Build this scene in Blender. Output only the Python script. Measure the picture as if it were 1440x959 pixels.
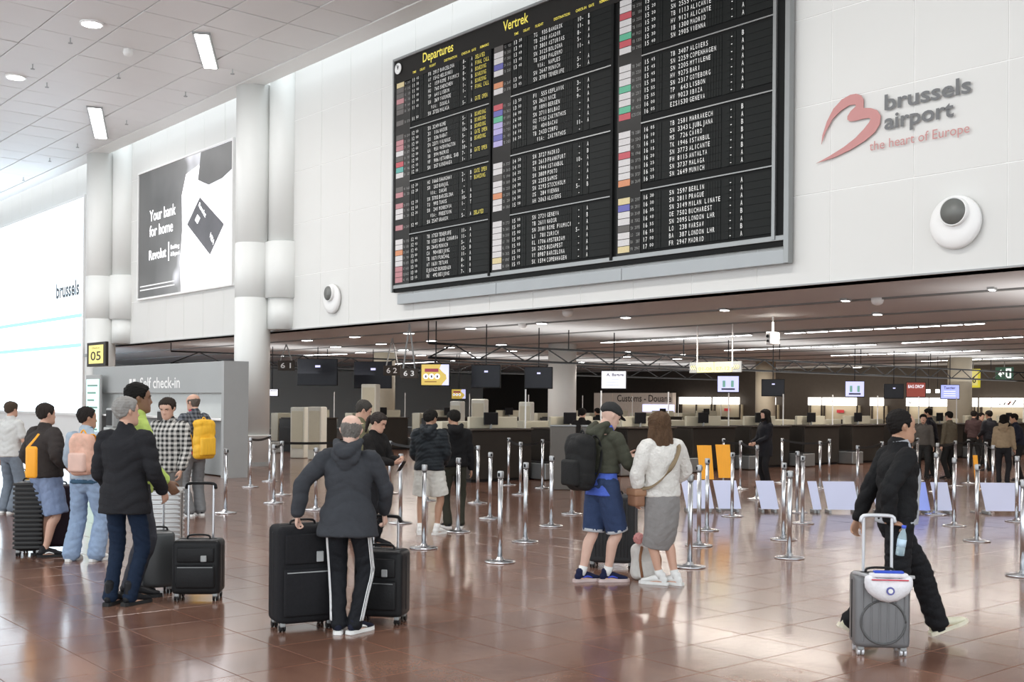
import bpy, bmesh, math, random
import numpy as np
from math import sin, cos, pi, radians, sqrt, atan2
from mathutils import Vector, Matrix, Euler
from mathutils.geometry import tessellate_polygon
random.seed(7)
for o in list(bpy.data.objects): bpy.data.objects.remove(o)
SC = bpy.context.scene
COL = SC.collection

# ------------------------------------------------------------------ camera, world, lamps, exposure
F, PX, PY = 1580.0, 720.0, 565.0
YAW, ROLL = radians(49.8), radians(0.5)
CAM = Vector((0, -14.7, 1.76))
FW = Vector((-sin(YAW), cos(YAW), 0)); R0 = Vector((cos(YAW), sin(YAW), 0)); Z = Vector((0, 0, 1))
RT = R0*cos(ROLL) + Z*sin(ROLL); UP = Z*cos(ROLL) - R0*sin(ROLL)
cd = bpy.data.cameras.new('camera'); cam = bpy.data.objects.new('camera', cd); COL.objects.link(cam)
cd.sensor_width = 36; cd.sensor_fit = 'HORIZONTAL'; cd.lens = F/1440*36; cd.shift_y = (PY-479.5)/1440
cd.clip_end = 500
cam.matrix_world = Matrix.Translation(CAM) @ Matrix((RT, UP, -FW)).transposed().to_4x4()
SC.camera = cam
SC.view_settings.view_transform = 'Standard'; SC.view_settings.look = 'None'
SC.view_settings.exposure = 0.75; SC.view_settings.gamma = 1.0; SC.view_settings.use_curve_mapping = False

W = bpy.data.worlds.new('world'); SC.world = W; W.use_nodes = True
W.node_tree.nodes['Background'].inputs[0].default_value = (0.90, 0.96, 1.0, 1)
W.node_tree.nodes['Background'].inputs[1].default_value = 1.4

def area(name, loc, size, energy, color=(1, 1, 1), rot=(0, 0, 0)):
    l = bpy.data.lights.new(name, 'AREA'); l.shape = 'RECTANGLE'; l.size = size[0]; l.size_y = size[1]
    l.energy = energy; l.color = color
    o = bpy.data.objects.new(name, l); o.location = loc; o.rotation_euler = rot; COL.objects.link(o); return o
# ceiling lamps of the tall hall and of the check-in hall
for i, x in enumerate((-34, -22, -10)):
    area('hall_lamp', (x, -7, 10.0), (7, 1.5), 300, (1, .98, .95))
for x in (-40, -28, -16, -5):
    for y in (5, 14, 24):
        area('desk_hall_lamp', (x, y, 3.5), (6, .5), 125, (1, .93, .84))
for x in (-21.4, -36, -8):   # uplights fixed on the trusses
    area('ceiling_fill', (x, 16, 2.7), (2.4, 28), 200, (1, .98, .95), (pi, 0, 0))
area('desk_hall_lamp', (-24, 32, 3.0), (30, .3), 230, (1, .88, .72), (radians(50), 0, 0))

# ------------------------------------------------------------------ pixel rays of the photograph onto planes of the place
def ray(px, py): return FW + RT*((px-PX)/F) - UP*((py-PY)/F)
def on_plane(px, py, axis, v):
    d = ray(px, py); return CAM + d*((v-CAM[axis])/d[axis])
def ground(px, py, z=0): return on_plane(px, py, 2, z)
def ony(px, py, y): return on_plane(px, py, 1, y)
def onx(px, py, x): return on_plane(px, py, 0, x)
def atdepth(px, py, d): return CAM + ray(px, py)*d

# ------------------------------------------------------------------ materials
MATS = {}
def mat(name, col, rough=.6, metal=0., var=.08, scale=6., bump=0., bscale=40., emit=0., ecol=None, coat=0., stretch=None, alpha=1., trans=0.):
    if name in MATS: return MATS[name]
    m = bpy.data.materials.new(name); m.use_nodes = True; nt = m.node_tree; n = nt.nodes; L = nt.links
    b = n['Principled BSDF']; b.inputs['Roughness'].default_value = rough; b.inputs['Metallic'].default_value = metal
    b.inputs['Coat Weight'].default_value = coat
    if max(col[:3]) < .07 or name.startswith('cloth_'): b.inputs['Specular IOR Level'].default_value = .16
    if trans: b.inputs['Transmission Weight'].default_value = trans
    tc = n.new('ShaderNodeTexCoord'); mp = n.new('ShaderNodeMapping'); L.new(tc.outputs['Object'], mp.inputs[0])
    if stretch: mp.inputs['Scale'].default_value = stretch
    nz = n.new('ShaderNodeTexNoise'); nz.inputs['Scale'].default_value = scale; nz.inputs['Detail'].default_value = 4
    L.new(mp.outputs[0], nz.inputs[0])
    mx = n.new('ShaderNodeMix'); mx.data_type = 'RGBA'
    c = Vector(col[:3])
    mx.inputs[6].default_value = (*[max(0, v*(1-var)) for v in c], 1); mx.inputs[7].default_value = (*[min(1, v*(1+var)) for v in c], 1)
    L.new(nz.outputs['Fac'], mx.inputs[0]); L.new(mx.outputs[2], b.inputs['Base Color'])
    if bump:
        n2 = n.new('ShaderNodeTexNoise'); n2.inputs['Scale'].default_value = bscale; n2.inputs['Detail'].default_value = 3
        L.new(mp.outputs[0], n2.inputs[0]); bp = n.new('ShaderNodeBump'); bp.inputs['Strength'].default_value = bump
        bp.inputs['Distance'].default_value = .02; L.new(n2.outputs['Fac'], bp.inputs['Height']); L.new(bp.outputs[0], b.inputs['Normal'])
    if emit:
        b.inputs['Emission Strength'].default_value = emit; b.inputs['Emission Color'].default_value = (*(ecol or col)[:3], 1)
    MATS[name] = m; return m

# ------------------------------------------------------------------ object helpers
def link(name, me, m, parent=None, loc=None, rot=None):
    o = bpy.data.objects.new(name, me)
    if m is not None and me is not None:
        for mm in (m if isinstance(m, (list, tuple)) else [m]): me.materials.append(mm)
    COL.objects.link(o)
    if parent: o.parent = parent
    if loc is not None: o.location = loc
    if rot is not None: o.rotation_euler = rot
    return o
def mesh_of(bm, smooth=False):
    me = bpy.data.meshes.new('m'); bm.to_mesh(me); bm.free()
    if smooth: me.polygons.foreach_set('use_smooth', [True]*len(me.polygons))
    return me
def tag(o, label=None, cat=None, group=None, kind=None):
    if label: o['label'] = label
    if cat: o['category'] = cat
    if group: o['group'] = group
    if kind: o['kind'] = kind
    return o
def thing(name, label, cat, loc=(0, 0, 0), rz=0., group=None):
    o = bpy.data.objects.new(name, None); COL.objects.link(o); o.location = loc; o.rotation_euler = (0, 0, rz)
    o.empty_display_size = .2
    return tag(o, label, cat, group)
def box(bm, x0, x1, y0, y1, z0, z1, bev=0., mi=0, seg=1, M=None):
    r = bmesh.ops.create_cube(bm, size=1); vs = r['verts']
    for v in vs:
        v.co = Vector(((x0+x1)/2+v.co.x*(x1-x0), (y0+y1)/2+v.co.y*(y1-y0), (z0+z1)/2+v.co.z*(z1-z0)))
    fs = {f for v in vs for f in v.link_faces}
    if bev:
        es = list({e for v in vs for e in v.link_edges})
        rr = bmesh.ops.bevel(bm, geom=es, offset=bev, segments=seg, affect='EDGES', profile=.5)
        fs = set(rr['faces']) | {f for f in fs if f.is_valid}
        vs = list({v for f in fs for v in f.verts} | {v for v in rr['verts']})
        fs = {f for v in vs for f in v.link_faces}
    for f in fs: f.material_index = mi
    if M is not None:
        for v in vs: v.co = M @ v.co
    return vs
def B(name, x0, x1, y0, y1, z0, z1, m, parent=None, bev=0., seg=1, loc=None, rot=None, smooth=False):
    bm = bmesh.new(); box(bm, x0, x1, y0, y1, z0, z1, bev, 0, seg); return link(name, mesh_of(bm, smooth), m, parent, loc, rot)
def cyl(bm, p0, p1, r0, r1=None, seg=14, cap=True):
    p0, p1 = Vector(p0), Vector(p1); r1 = r0 if r1 is None else r1
    d = p1-p0; q = d.to_track_quat('Z', 'Y').to_matrix()
    A, C_ = [], []
    for i in range(seg):
        a = 2*pi*i/seg; u = q @ Vector((cos(a), sin(a), 0)); A.append(bm.verts.new(p0+u*r0)); C_.append(bm.verts.new(p1+u*r1))
    for i in range(seg): bm.faces.new((A[i], A[(i+1) % seg], C_[(i+1) % seg], C_[i]))
    if cap: bm.faces.new(A[::-1]); bm.faces.new(C_)
def lathe(bm, prof, seg=24, cx=0, cy=0):
    rings = []
    for r, z in prof:
        rings.append([bm.verts.new((cx+r*cos(2*pi*i/seg), cy+r*sin(2*pi*i/seg), z)) for i in range(seg)])
    for a, b in zip(rings, rings[1:]):
        for i in range(seg): bm.faces.new((a[i], a[(i+1) % seg], b[(i+1) % seg], b[i]))
    bm.faces.new(rings[0][::-1]); bm.faces.new(rings[-1])
def copy_tree(o, parent=None):
    c = o.copy(); COL.objects.link(c); c.parent = parent
    for ch in o.children: copy_tree(ch, c)
    return c
def crom(pts, n):
    """catmull-rom resample of a list of tuples"""
    P = [np.array(p, float) for p in pts]; P = [2*P[0]-P[1]]+P+[2*P[-1]-P[-2]]; out = []
    for i in range(1, len(P)-2):
        for k in range(n):
            t = k/n; a, b, c, d = P[i-1:i+3]
            out.append(.5*((2*b)+(-a+c)*t+(2*a-5*b+4*c-d)*t*t+(-a+3*b-3*c+d)*t**3))
    out.append(P[-2]); return out
def loft(bm, pts, rad, side=(1, 0, 0), seg=14, n=4, flat=False):
    """closed tube along pts; rad = (half width along side, half depth)"""
    q = crom([(*p, *(r if isinstance(r, (tuple, list)) else (r, r))) for p, r in zip(pts, rad)], n)
    side = Vector(side); rings = []
    C_ = [Vector(v[:3]) for v in q]; Rr = [(max(.002, v[3]), max(.002, v[4])) for v in q]
    fr = []
    for i in range(len(C_)):
        t = (C_[min(i+1, len(C_)-1)]-C_[max(i-1, 0)]).normalized()
        s = (side - t*side.dot(t))
        if s.length < 1e-3: s = t.orthogonal()
        s.normalize(); fr.append((t, s, t.cross(s)))
    if not flat:
        t, s, f = fr[0]; m0 = min(Rr[0])
        C_.insert(0, C_[0]-t*m0*.55); Rr.insert(0, (Rr[0][0]*.6, Rr[0][1]*.6)); fr.insert(0, fr[0])
        t, s, f = fr[-1]; m1 = min(Rr[-1])
        C_.append(C_[-1]+t*m1*.55); Rr.append((Rr[-1][0]*.6, Rr[-1][1]*.6)); fr.append(fr[-1])
    for c, r, (t, s, f) in zip(C_, Rr, fr):
        rings.append([bm.verts.new(c+s*r[0]*cos(2*pi*k/seg)+f*r[1]*sin(2*pi*k/seg)) for k in range(seg)])
    for a, b in zip(rings, rings[1:]):
        for k in range(seg): bm.faces.new((a[k], a[(k+1) % seg], b[(k+1) % seg], b[k]))
    bm.faces.new(rings[0][::-1]); bm.faces.new(rings[-1])
TMP = bpy.data.scenes.new('tmp')
def remesh(bm, vox, smooth=3, wr=0., wseed=0., wscale=1.):
    """fuse overlapping closed pieces into one continuous surface"""
    bmesh.ops.recalc_face_normals(bm, faces=bm.faces)
    me = bpy.data.meshes.new('m'); bm.to_mesh(me); bm.free()
    o = bpy.data.objects.new('t', me); TMP.collection.objects.link(o)
    md = o.modifiers.new('r', 'REMESH'); md.mode = 'VOXEL'; md.voxel_size = vox; md.use_smooth_shade = True
    if smooth:
        s = o.modifiers.new('s', 'SMOOTH'); s.iterations = smooth; s.factor = .5
    vl = TMP.view_layers[0]; vl.update(); ev = o.evaluated_get(vl.depsgraph)
    out = bpy.data.meshes.new_from_object(ev); bpy.data.objects.remove(o); bpy.data.meshes.remove(me)
    if wr:
        nv = len(out.vertices); co = np.empty(nv*3); out.vertices.foreach_get('co', co); co = co.reshape(-1, 3)
        no = np.empty(nv*3); out.vertices.foreach_get('normal', no); no = no.reshape(-1, 3)
        rs = np.random.RandomState(int(wseed*10)+3); d = np.zeros(nv); wp = co.copy()
        for k in range(3): wp += .025*np.sin(co[:, [1, 2, 0]]*(9+5*k)+rs.rand(3)*6)
        for k in range(6):
            w = rs.randn(3)*np.array([13, 13, 26])*wscale; d += np.abs(np.sin(wp@w+rs.rand()*6))**.7/6
        co += no*((d-.6)*wr*2)[:, None]; out.vertices.foreach_set('co', co.ravel()); out.update()
    return out
def text_mesh(s, size=1., ext=.002, bold=0., align='LEFT'):
    c = bpy.data.curves.new('t', 'FONT'); c.body = s; c.size = size; c.extrude = ext; c.offset = bold; c.align_x = align
    c.resolution_u = 3
    o = bpy.data.objects.new('t', c); TMP.collection.objects.link(o)
    vl = TMP.view_layers[0]; vl.update(); me = bpy.data.meshes.new_from_object(o.evaluated_get(vl.depsgraph))
    bpy.data.objects.remove(o); bpy.data.curves.remove(c); return me
RXZ = Matrix.Rotation(pi/2, 4, 'X')          # text plane -> upright, facing -y
def sign_text(name, s, x0, x1, z, y, m, parent, h=None, bold=0., ext=.003):
    """flat lettering facing -y: spans x0..x1, baseline z, cap height h"""
    me = text_mesh(s, 1., 0, bold)
    xs = [v.co.x for v in me.vertices]; ys = [v.co.y for v in me.vertices]
    if not xs: return None
    w = max(xs)-min(xs); sx = (x1-x0)/w; sy = h/.7 if h else sx; mn = min(xs)
    for v in me.vertices: v.co = Vector(((v.co.x-mn)*sx, 0, v.co.y*sy))
    return link(name, me, m, parent, (x0, y, z))
GL = {}
def glyph(ch):
    if ch not in GL:
        me = text_mesh(ch, 1., 0, .0)
        v = [tuple(q.co[:2]) for q in me.vertices]; f = [tuple(p.vertices) for p in me.polygons]
        if v:
            x0 = min(a[0] for a in v); x1 = max(a[0] for a in v); w = max(x1-x0, .34)
            c = (x0+x1)/2; v = [((a[0]-c)/w, a[1]/.72) for a in v]
        GL[ch] = (v, f); bpy.data.meshes.remove(me)
    return GL[ch]
def mono(V, Fc, s, x, z, pitch, h):
    for i, ch in enumerate(s):
        if ch == ' ': continue
        v, f = glyph(ch); b = len(V); wd = pitch*.66
        V += [(x+(i+.5)*pitch+a*wd, 0, z+c*h) for a, c in v]; Fc += [tuple(b+k for k in q) for q in f]
def pymesh(V, Fc):
    me = bpy.data.meshes.new('m'); me.from_pydata(V, [], Fc); me.update(); return me
def prism(bm, pts, y0, y1):
    """outline in x,z extruded along y"""
    a = [bm.verts.new((x, y0, z)) for x, z in pts]; b = [bm.verts.new((x, y1, z)) for x, z in pts]
    n = len(a)
    for t in tessellate_polygon([[Vector((x, z, 0)) for x, z in pts]]):
        bm.faces.new([a[i] for i in t]); bm.faces.new([b[i] for i in reversed(t)])
    for i in range(n): bm.faces.new((a[i], b[i], b[(i+1) % n], a[(i+1) % n]))
    bmesh.ops.recalc_face_normals(bm, faces=bm.faces)
ORD = ['first', 'second', 'third', 'fourth', 'fifth', 'sixth', 'seventh', 'eighth', 'ninth', 'tenth', 'eleventh', 'twelfth', 'thirteenth',
       'fourteenth', 'fifteenth', 'sixteenth', 'seventeenth', 'eighteenth', 'nineteenth', 'twentieth']+['%dth' % k for k in range(21, 60)]

# ------------------------------------------------------------------ common materials
M_wall = mat('cladding_white', (.70, .70, .68), .55, var=.03, scale=.6)
M_back = mat('joint_white', (.95, .95, .94), .6, var=.02)
M_ceil = mat('ceiling_panel_grey', (.80, .80, .80), .5, var=.03, scale=1.2)
M_ceilb = mat('ceiling_gap', (.50, .50, .49), .7, var=.03)
M_col = mat('column_white', (.78, .79, .77), .4, var=.03, scale=1.)
M_ring = mat('column_joint', (.35, .35, .34), .6)
M_chrome = mat('brushed_steel', (.62, .63, .65), .22, 1., var=.05, scale=20)
M_black = mat('black_plastic', (.015, .015, .016), .4, var=.2)
M_dark = mat('dark_laminate', (.035, .030, .026), .35, var=.2, scale=3)
M_cream = mat('cream_laminate', (.58, .54, .42), .45, var=.05)
M_frame = mat('grey_aluminium', (.30, .31, .31), .38, .6, var=.05, scale=3)
M_white = mat('white_paint', (.85, .85, .84), .4, var=.02)
M_greyp = mat('grey_paint', (.35, .36, .36), .5, var=.04)
M_lamp = mat('lamp_glow', (1, .98, .93), .5, emit=6., ecol=(1, .97, .9))
M_lampc = mat('tube_glow', (1, 1, 1), .5, emit=9., ecol=(1, 1, 1))

# ------------------------------------------------------------------ floor
def floor_mat():
    m = bpy.data.materials.new('polished_granite'); m.use_nodes = True; nt = m.node_tree; n = nt.nodes; L = nt.links
    b = n['Principled BSDF']; b.inputs['Roughness'].default_value = .17; b.inputs['Specular IOR Level'].default_value = .65
    b.inputs['Coat Weight'].default_value = .15; b.inputs['Coat Roughness'].default_value = .1
    ge = n.new('ShaderNodeNewGeometry'); oi = n.new('ShaderNodeObjectInfo')
    n1 = n.new('ShaderNodeTexNoise'); n1.inputs['Scale'].default_value = 1.1; n1.inputs['Detail'].default_value = 8; n1.inputs['Roughness'].default_value = .7
    n2 = n.new('ShaderNodeTexNoise'); n2.inputs['Scale'].default_value = 60; n2.inputs['Detail'].default_value = 2
    L.new(ge.outputs['Position'], n1.inputs[0]); L.new(ge.outputs['Position'], n2.inputs[0])
    r = n.new('ShaderNodeValToRGB'); r.color_ramp.elements[0].position = .3; r.color_ramp.elements[1].position = .72
    r.color_ramp.elements[0].color = (.12, .052, .034, 1); r.color_ramp.elements[1].color = (.27, .145, .10, 1)
    mx = n.new('ShaderNodeMath'); mx.operation = 'MULTIPLY_ADD'; mx.inputs[1].default_value = .35
    L.new(n2.outputs['Fac'], mx.inputs[0]); L.new(n1.outputs['Fac'], mx.inputs[2])
    a2 = n.new('ShaderNodeMath'); a2.operation = 'MULTIPLY_ADD'; a2.inputs[1].default_value = .14; a2.inputs[2].default_value = -.20
    L.new(oi.outputs['Random'], a2.inputs[0]); a3 = n.new('ShaderNodeMath'); L.new(mx.outputs[0], a3.inputs[0]); L.new(a2.outputs[0], a3.inputs[1])
    L.new(a3.outputs[0], r.inputs[0]); L.new(r.outputs[0], b.inputs['Base Color'])
    n3 = n.new('ShaderNodeTexNoise'); n3.inputs['Scale'].default_value = 5; n3.inputs['Detail'].default_value = 2
    L.new(ge.outputs['Position'], n3.inputs[0]); bp = n.new('ShaderNodeBump'); bp.inputs['Strength'].default_value = .05; bp.inputs['Distance'].default_value = .02
    L.new(n3.outputs['Fac'], bp.inputs['Height']); L.new(bp.outputs[0], b.inputs['Normal']); L.new(bp.outputs[0], b.inputs['Coat Normal'])
    return m
M_floor = floor_mat(); M_grout = mat('dark_grout', (.05, .035, .03), .6)
floor = tag(B('floor', -62, 14, -22, 40, -.2, -.004, M_grout), 'polished red-brown granite floor', kind='structure')
TS = .6
def tile_mesh(s):
    bm = bmesh.new(); h = s/2-.0025
    vs = box(bm, -h, h, -h, h, -.02, 0, .0015); return mesh_of(bm)
tm = tile_mesh(TS); tm.materials.append(M_floor)
tiles = []
for i in range(-103, 23):
    for j in range(-36, 66):
        c = Vector(((i+.5)*TS, (j+.5)*TS, 0)); d = c-CAM; zc = d.dot(FW)
        if zc < 6.2 or abs(F*d.dot(RT)/zc) > 760+F*.6/zc: zc = 1000+d.length      # outside the frame: joined field
        tiles.append((zc, c))
tiles.sort(key=lambda t: t[0])
for zc, c in tiles[:300]:
    o = bpy.data.objects.new('floor_tile', tm); COL.objects.link(o); o.parent = floor; o.location = c
    o.rotation_euler = (random.uniform(-.0006, .0006), random.uniform(-.0006, .0006), 0)
V, Fc = [], []
for zc, c in tiles[300:]:
    b = len(V); h = TS/2-.003; t1, t2 = random.uniform(-.0006, .0006), random.uniform(-.0006, .0006)
    V += [(c.x+a*h, c.y+d*h, a*t1+d*t2) for a, d in ((-1, -1), (1, -1), (1, 1), (-1, 1))]; Fc.append((b, b+1, b+2, b+3))
tag(link('floor_tiles', pymesh(V, Fc), M_floor, floor), kind='stuff')

# ------------------------------------------------------------------ tall hall: upper wall with cladding panels
XC = [-9.94+1.37*k for k in range(-36, 9)]; ZC = [3.62, 5.01, 6.38, 7.75, 9.12, 10.45, 10.9]
wall = tag(B('wall_back', -60, 3, .02, .4, 3.60, 10.9, M_back), 'white panelled upper wall over the check-in hall', kind='structure')
pm = {}
for a, b in zip(ZC, ZC[1:]):
    g = .006; bm = bmesh.new(); box(bm, -1.37/2+g, 1.37/2-g, .012, .03, -(b-a)/2+g, (b-a)/2-g, .003); pm[a] = mesh_of(bm); pm[a].materials.append(M_wall)
for x in XC:
    for a, b in zip(ZC, ZC[1:]):
        o = bpy.data.objects.new('wall_panel', pm[a]); COL.objects.link(o); o.parent = wall
        o.location = (x+.685, random.uniform(-.001, .001), (a+b)/2)
tag(B('trim_1', -60, 3, -.03, .42, 3.60, 3.625, M_greyp), 'thin grey edge under the white wall', kind='structure')

# ceiling of the tall hall
ceil = tag(B('ceiling', -60, 6, -22, -1.12, 10.16, 10.3, M_ceilb), 'pale panelled ceiling of the tall hall', kind='structure')
P = 1.36
bm = bmesh.new(); box(bm, -P/2+.012, P/2-.012, -P/2+.012, P/2-.012, 0, .05, .006); cpm = mesh_of(bm); cpm.materials.append(M_ceil)
for i in range(44):
    for j in range(6):
        x = -59+P*(i+.5); y = -1.12-P*(j+.5)
        d = Vector((x, y, 10.1))-CAM; zc = d.dot(FW)
        if zc < 5: continue
        u, v = 720+F*d.dot(RT)/zc, 565-F*d.dot(UP)/zc
        if u < -60 or v < -90 or u > 760: continue
        o = bpy.data.objects.new('ceiling_panel', cpm); COL.objects.link(o); o.parent = ceil; o.location = (x, y, 10.1)
        o.rotation_euler = (random.uniform(-.006, .011), random.uniform(-.008, .008), 0)
bm = bmesh.new(); box(bm, -60, 6, -22, -9.3, 10.1, 10.15)
link('far_ceiling_field', mesh_of(bm), M_ceil, ceil)
tag(B('trim_2', -60, 6, -1.12, -.56, 10.08, 10.45, M_white), 'smooth border strip along the ceiling edge', kind='structure')

# white columns with joint rings and the half-round ducts beside them
def column(name_label, px, pyb, y, r, dx):
    c = ony(px, pyb, y); c.z = 0
    t = thing('column', name_label, 'column', c)
    bm = bmesh.new(); lathe(bm, [(r, .8), (r, 4.45), (r-.012, 4.455), (r-.012, 4.475), (r, 4.48), (r, 5.9), (r-.012, 5.905), (r-.012, 5.925), (r, 5.93), (r, 10.12)], 48)
    link('shaft', mesh_of(bm, True), M_col, t)
    bm = bmesh.new(); lathe(bm, [(r+.03, .015), (r+.03, .78), (r+.045, .79), (r+.045, .82), (r, .825)], 48); link('base_sleeve', mesh_of(bm, True), M_col, t)
    bm = bmesh.new(); lathe(bm, [(r+.036, 0), (r+.036, .1)], 48); link('foot_ring', mesh_of(bm), M_greyp, t)
    # rounded duct between column and wall
    d = thing('wall_duct', 'rounded white duct on the wall right of the '+name_label.split(' white')[0]+' column', 'duct', (c.x+dx, -.03, 0))
    bm = bmesh.new(); rr = .42; lathe(bm, [(rr, 5.95), (rr, 10.75)], 40); link('upper_pipe', mesh_of(bm, True), M_col, d)
    bm = bmesh.new(); rr = .50; lathe(bm, [(rr-.05, 4.45), (rr, 4.46), (rr, 5.93), (rr-.05, 5.95)], 40); link('collar', mesh_of(bm, True), M_col, d)
    bm = bmesh.new(); rr = .42; lathe(bm, [(rr, 3.63), (rr, 4.45)], 40); link('lower_pipe', mesh_of(bm, True), M_col, d)
    return t, c
colA, cA = column('nearer white round column between the poster and the board', 355.5, 400, -.62, .47, .62)
colB, cB = column('farther white round column beside the glowing screen', 142, 400, -.62, .49, .62)

# strip lamps, downlights and sprinklers in the tall ceiling
def strip(p0, p1, w, label):
    a = ground(*p0, 10.08); b = ground(*p1, 10.08); c = (a+b)/2; L_ = (b-a).length
    t = thing('ceiling_light', label, 'light', c, atan2((b-a).y, (b-a).x))
    B('housing', -L_/2-.05, L_/2+.05, -w/2-.05, w/2+.05, -.03, .03, M_greyp, t, .01)
    B('diffuser', -L_/2, L_/2, -w/2, w/2, -.045, -.02, M_lampc, t, .008)
strip((283, 47), (296, 94), .30, 'bright strip light in the pale ceiling left of the board')
strip((133, 151), (142, 193), .34, 'strip light in the pale ceiling just above the farther column')
for (x, y), l in zip(((129, 33), (22, 108)), ('round downlight nearest the strip light in the pale ceiling', 'round downlight at the far left of the pale ceiling')):
    c = ground(x, y, 10.09); t = thing('downlight', l, 'light', c)
    bm = bmesh.new(); lathe(bm, [(.26, -.03), (.26, .02)], 28); link('rim', mesh_of(bm), M_white, t)
    bm = bmesh.new(); lathe(bm, [(.21, -.036), (.21, -.02)], 28); link('diffuser', mesh_of(bm), M_lampc, t)
c = ground(180, 70, 10.09); bm = bmesh.new(); lathe(bm, [(.03, -.16), (.10, -.13), (.12, -.07), (.10, -.01), (.12, .02)], 20)
tag(link('ceiling_sensor', mesh_of(bm, True), M_white, None, c), 'small white dome sensor under the pale ceiling', 'sensor')
for k, (x, y) in enumerate(((99, 53), (46, 90), (66, 116), (167, 103), (327, 97), (261, 129), (178, 169), (109, 202), (70, 222), (33, 249))):
    c = ground(x, y, 10.09); t = thing('sprinkler', ORD[k]+' sprinkler head in the pale ceiling, counting toward the far left corner', 'sprinkler', c, 0, 'sprinklers in the pale ceiling')
    bm = bmesh.new(); lathe(bm, [(.012, -.12), (.012, 0)], 8); link('stem', mesh_of(bm), M_greyp, t)
    bm = bmesh.new(); lathe(bm, [(.05, -.135), (.05, -.12)], 12); link('deflector', mesh_of(bm), M_greyp, t)

# round air nozzles
for px, py, l in ((1345, 314, 'large round white air nozzle on the wall under the airport logo'), (468, 421, 'small-looking round white air nozzle on the wall left of the board')):
    c = ony(px, py, -.02); c.z = 4.29
    t = thing('air_nozzle', l, 'vent', c)
    bm = bmesh.new(); lathe(bm, [(.37, 0), (.37, .05), (.345, .075), (.25, .10)], 48); bmesh.ops.rotate(bm, verts=bm.verts, matrix=Matrix.Rotation(pi/2, 3, 'X')); link('bezel', mesh_of(bm, True), M_white, t)
    bm = bmesh.new(); lathe(bm, [(.20, 0), (.20, .16), (.185, .17), (.17, .13), (.16, .05)], 40)
    bmesh.ops.rotate(bm, verts=bm.verts, matrix=Matrix.Rotation(pi/2, 3, 'X')); link('nozzle', mesh_of(bm, True), M_white, t, (.03, 0, .13))
    bm = bmesh.new(); lathe(bm, [(.175, .10), (.175, .172)], 40); bmesh.ops.rotate(bm, verts=bm.verts, matrix=Matrix.Rotation(pi/2, 3, 'X')); link('nozzle_opening', mesh_of(bm, True), mat('nozzle_grey', (.16, .165, .155), .4), t, (.03, 0, .13))

# ------------------------------------------------------------------ lettering and logo on the upper wall
M_logo = mat('faded_red_paint', (.55, .26, .25), .6, var=.03); M_lgrey = mat('grey_lettering', (.16, .165, .17), .6, var=.03)
t = thing('wall_logo', 'faded red heart-like letter and grey airport lettering on white wall', 'logo', (-9, -.024, 5.5))
pts = [(230, 512), (236, 460), (262, 380), (300, 305), (350, 250), (400, 222), (435, 216), (463, 226), (477, 250), (477, 299), (520, 300), (556, 312), (578, 345),
       (572, 395), (543, 442), (485, 492), (400, 545), (300, 592), (200, 624), (275, 583), (360, 530), (430, 475), (480, 422), (510, 384), (519, 366), (508, 358),
       (470, 364), (430, 375), (398, 379), (382, 368), (383, 348), (402, 318), (432, 290), (430, 280), (395, 283), (345, 315), (295, 365), (255, 440)]
bm = bmesh.new(); W_ = [ony(1100+a/4.1706, 80+b/4.1706, -.024) for a, b in pts]
prism(bm, [(p.x+9, p.z-5.5) for p in W_], -.004, .004); link('emblem', mesh_of(bm), M_logo, t)
def wl(s, x0, x1, z, h, m, name, bold): sign_text(name, s, x0+9, x1+9, z-5.5, -.003, m, t, h, bold)
wl('brussels', -9.02, -7.70, 6.05, .225, M_lgrey, 'lettering', .022); wl('airport', -9.02, -7.95, 5.77, .225, M_lgrey, 'lettering', .022)
wl('the heart of Europe', -9.26, -7.72, 5.50, .135, M_logo, 'tagline', 0)

# ------------------------------------------------------------------ departures board
M_bd = mat('board_black', (.006, .0065, .0065), .6, var=.2); M_cell = mat('flap_black', (.009, .0105, .010), .5, var=.25, scale=9)
M_hdr = mat('header_charcoal', (.018, .0165, .015), .6, var=.1); M_yel = mat('yellow_lettering', (.80, .68, .10), .5, var=.03, emit=.18, ecol=(.8, .68, .1))
M_wl = mat('white_lettering', (.80, .80, .78), .5, var=.03, emit=.12, ecol=(.8, .8, .8)); M_gl = mat('grey_small_lettering', (.34, .34, .33), .5)
bx0, bx1, bz0, bz1 = -21.03, -10.44, 4.19, 9.37
KB = (14.7-.12)/(14.7-.45)   # the board sits close to the wall
board = thing('departures_board', 'huge black split-flap departures board high on the white wall', 'board', (bx0*KB, -.12, 1.76+(bz0-1.76)*KB)); board.scale = (KB, KB, KB)
bw, bh = bx1-bx0, bz1-bz0
B('case', 0, bw, .01, .085, .0, bh, M_bd, board)
B('header_panel', .02, bw, -.012, .01, 8.86-bz0, bh, M_hdr, board)
for a, b, c_, d in ((-.05, 0, 0, bh+.02), (bw, bw+.09, -.28, bh+.02), (-.05, bw+.09, bh, bh+.06)): B('frame', a, b, -.04, .085, c_, d, M_frame, board, .006)
for k in range(3): B('fascia_panel', .2+k*3.48, .2+(k+1)*3.48-.012, -.03, .08, -.28, -.06, mat('fascia_grey', (.36, .38, .39), .42, .3, var=.06, scale=2), board, .004)
B('frame_bottom', .0, bw, -.015, .02, .08, .16, M_frame, board, .004)
GX = [0.0, 3.45, 6.96]; GW = 3.45
LC = {'w': (.62, .60, .60), 'g': (.10, .42, .26), 'r': (.50, .08, .10), 'b': (.12, .12, .40), 'l': (.42, .38, .66), 'o': (.62, .25, .12), 'y': (.66, .55, .30), 'd': (.10, .09, .085), 'p': (.46, .20, .22), 't': (.10, .38, .34)}
LM = {k: mat('plate_'+k, v, .5, var=.12, scale=30) for k, v in LC.items()}
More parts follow.
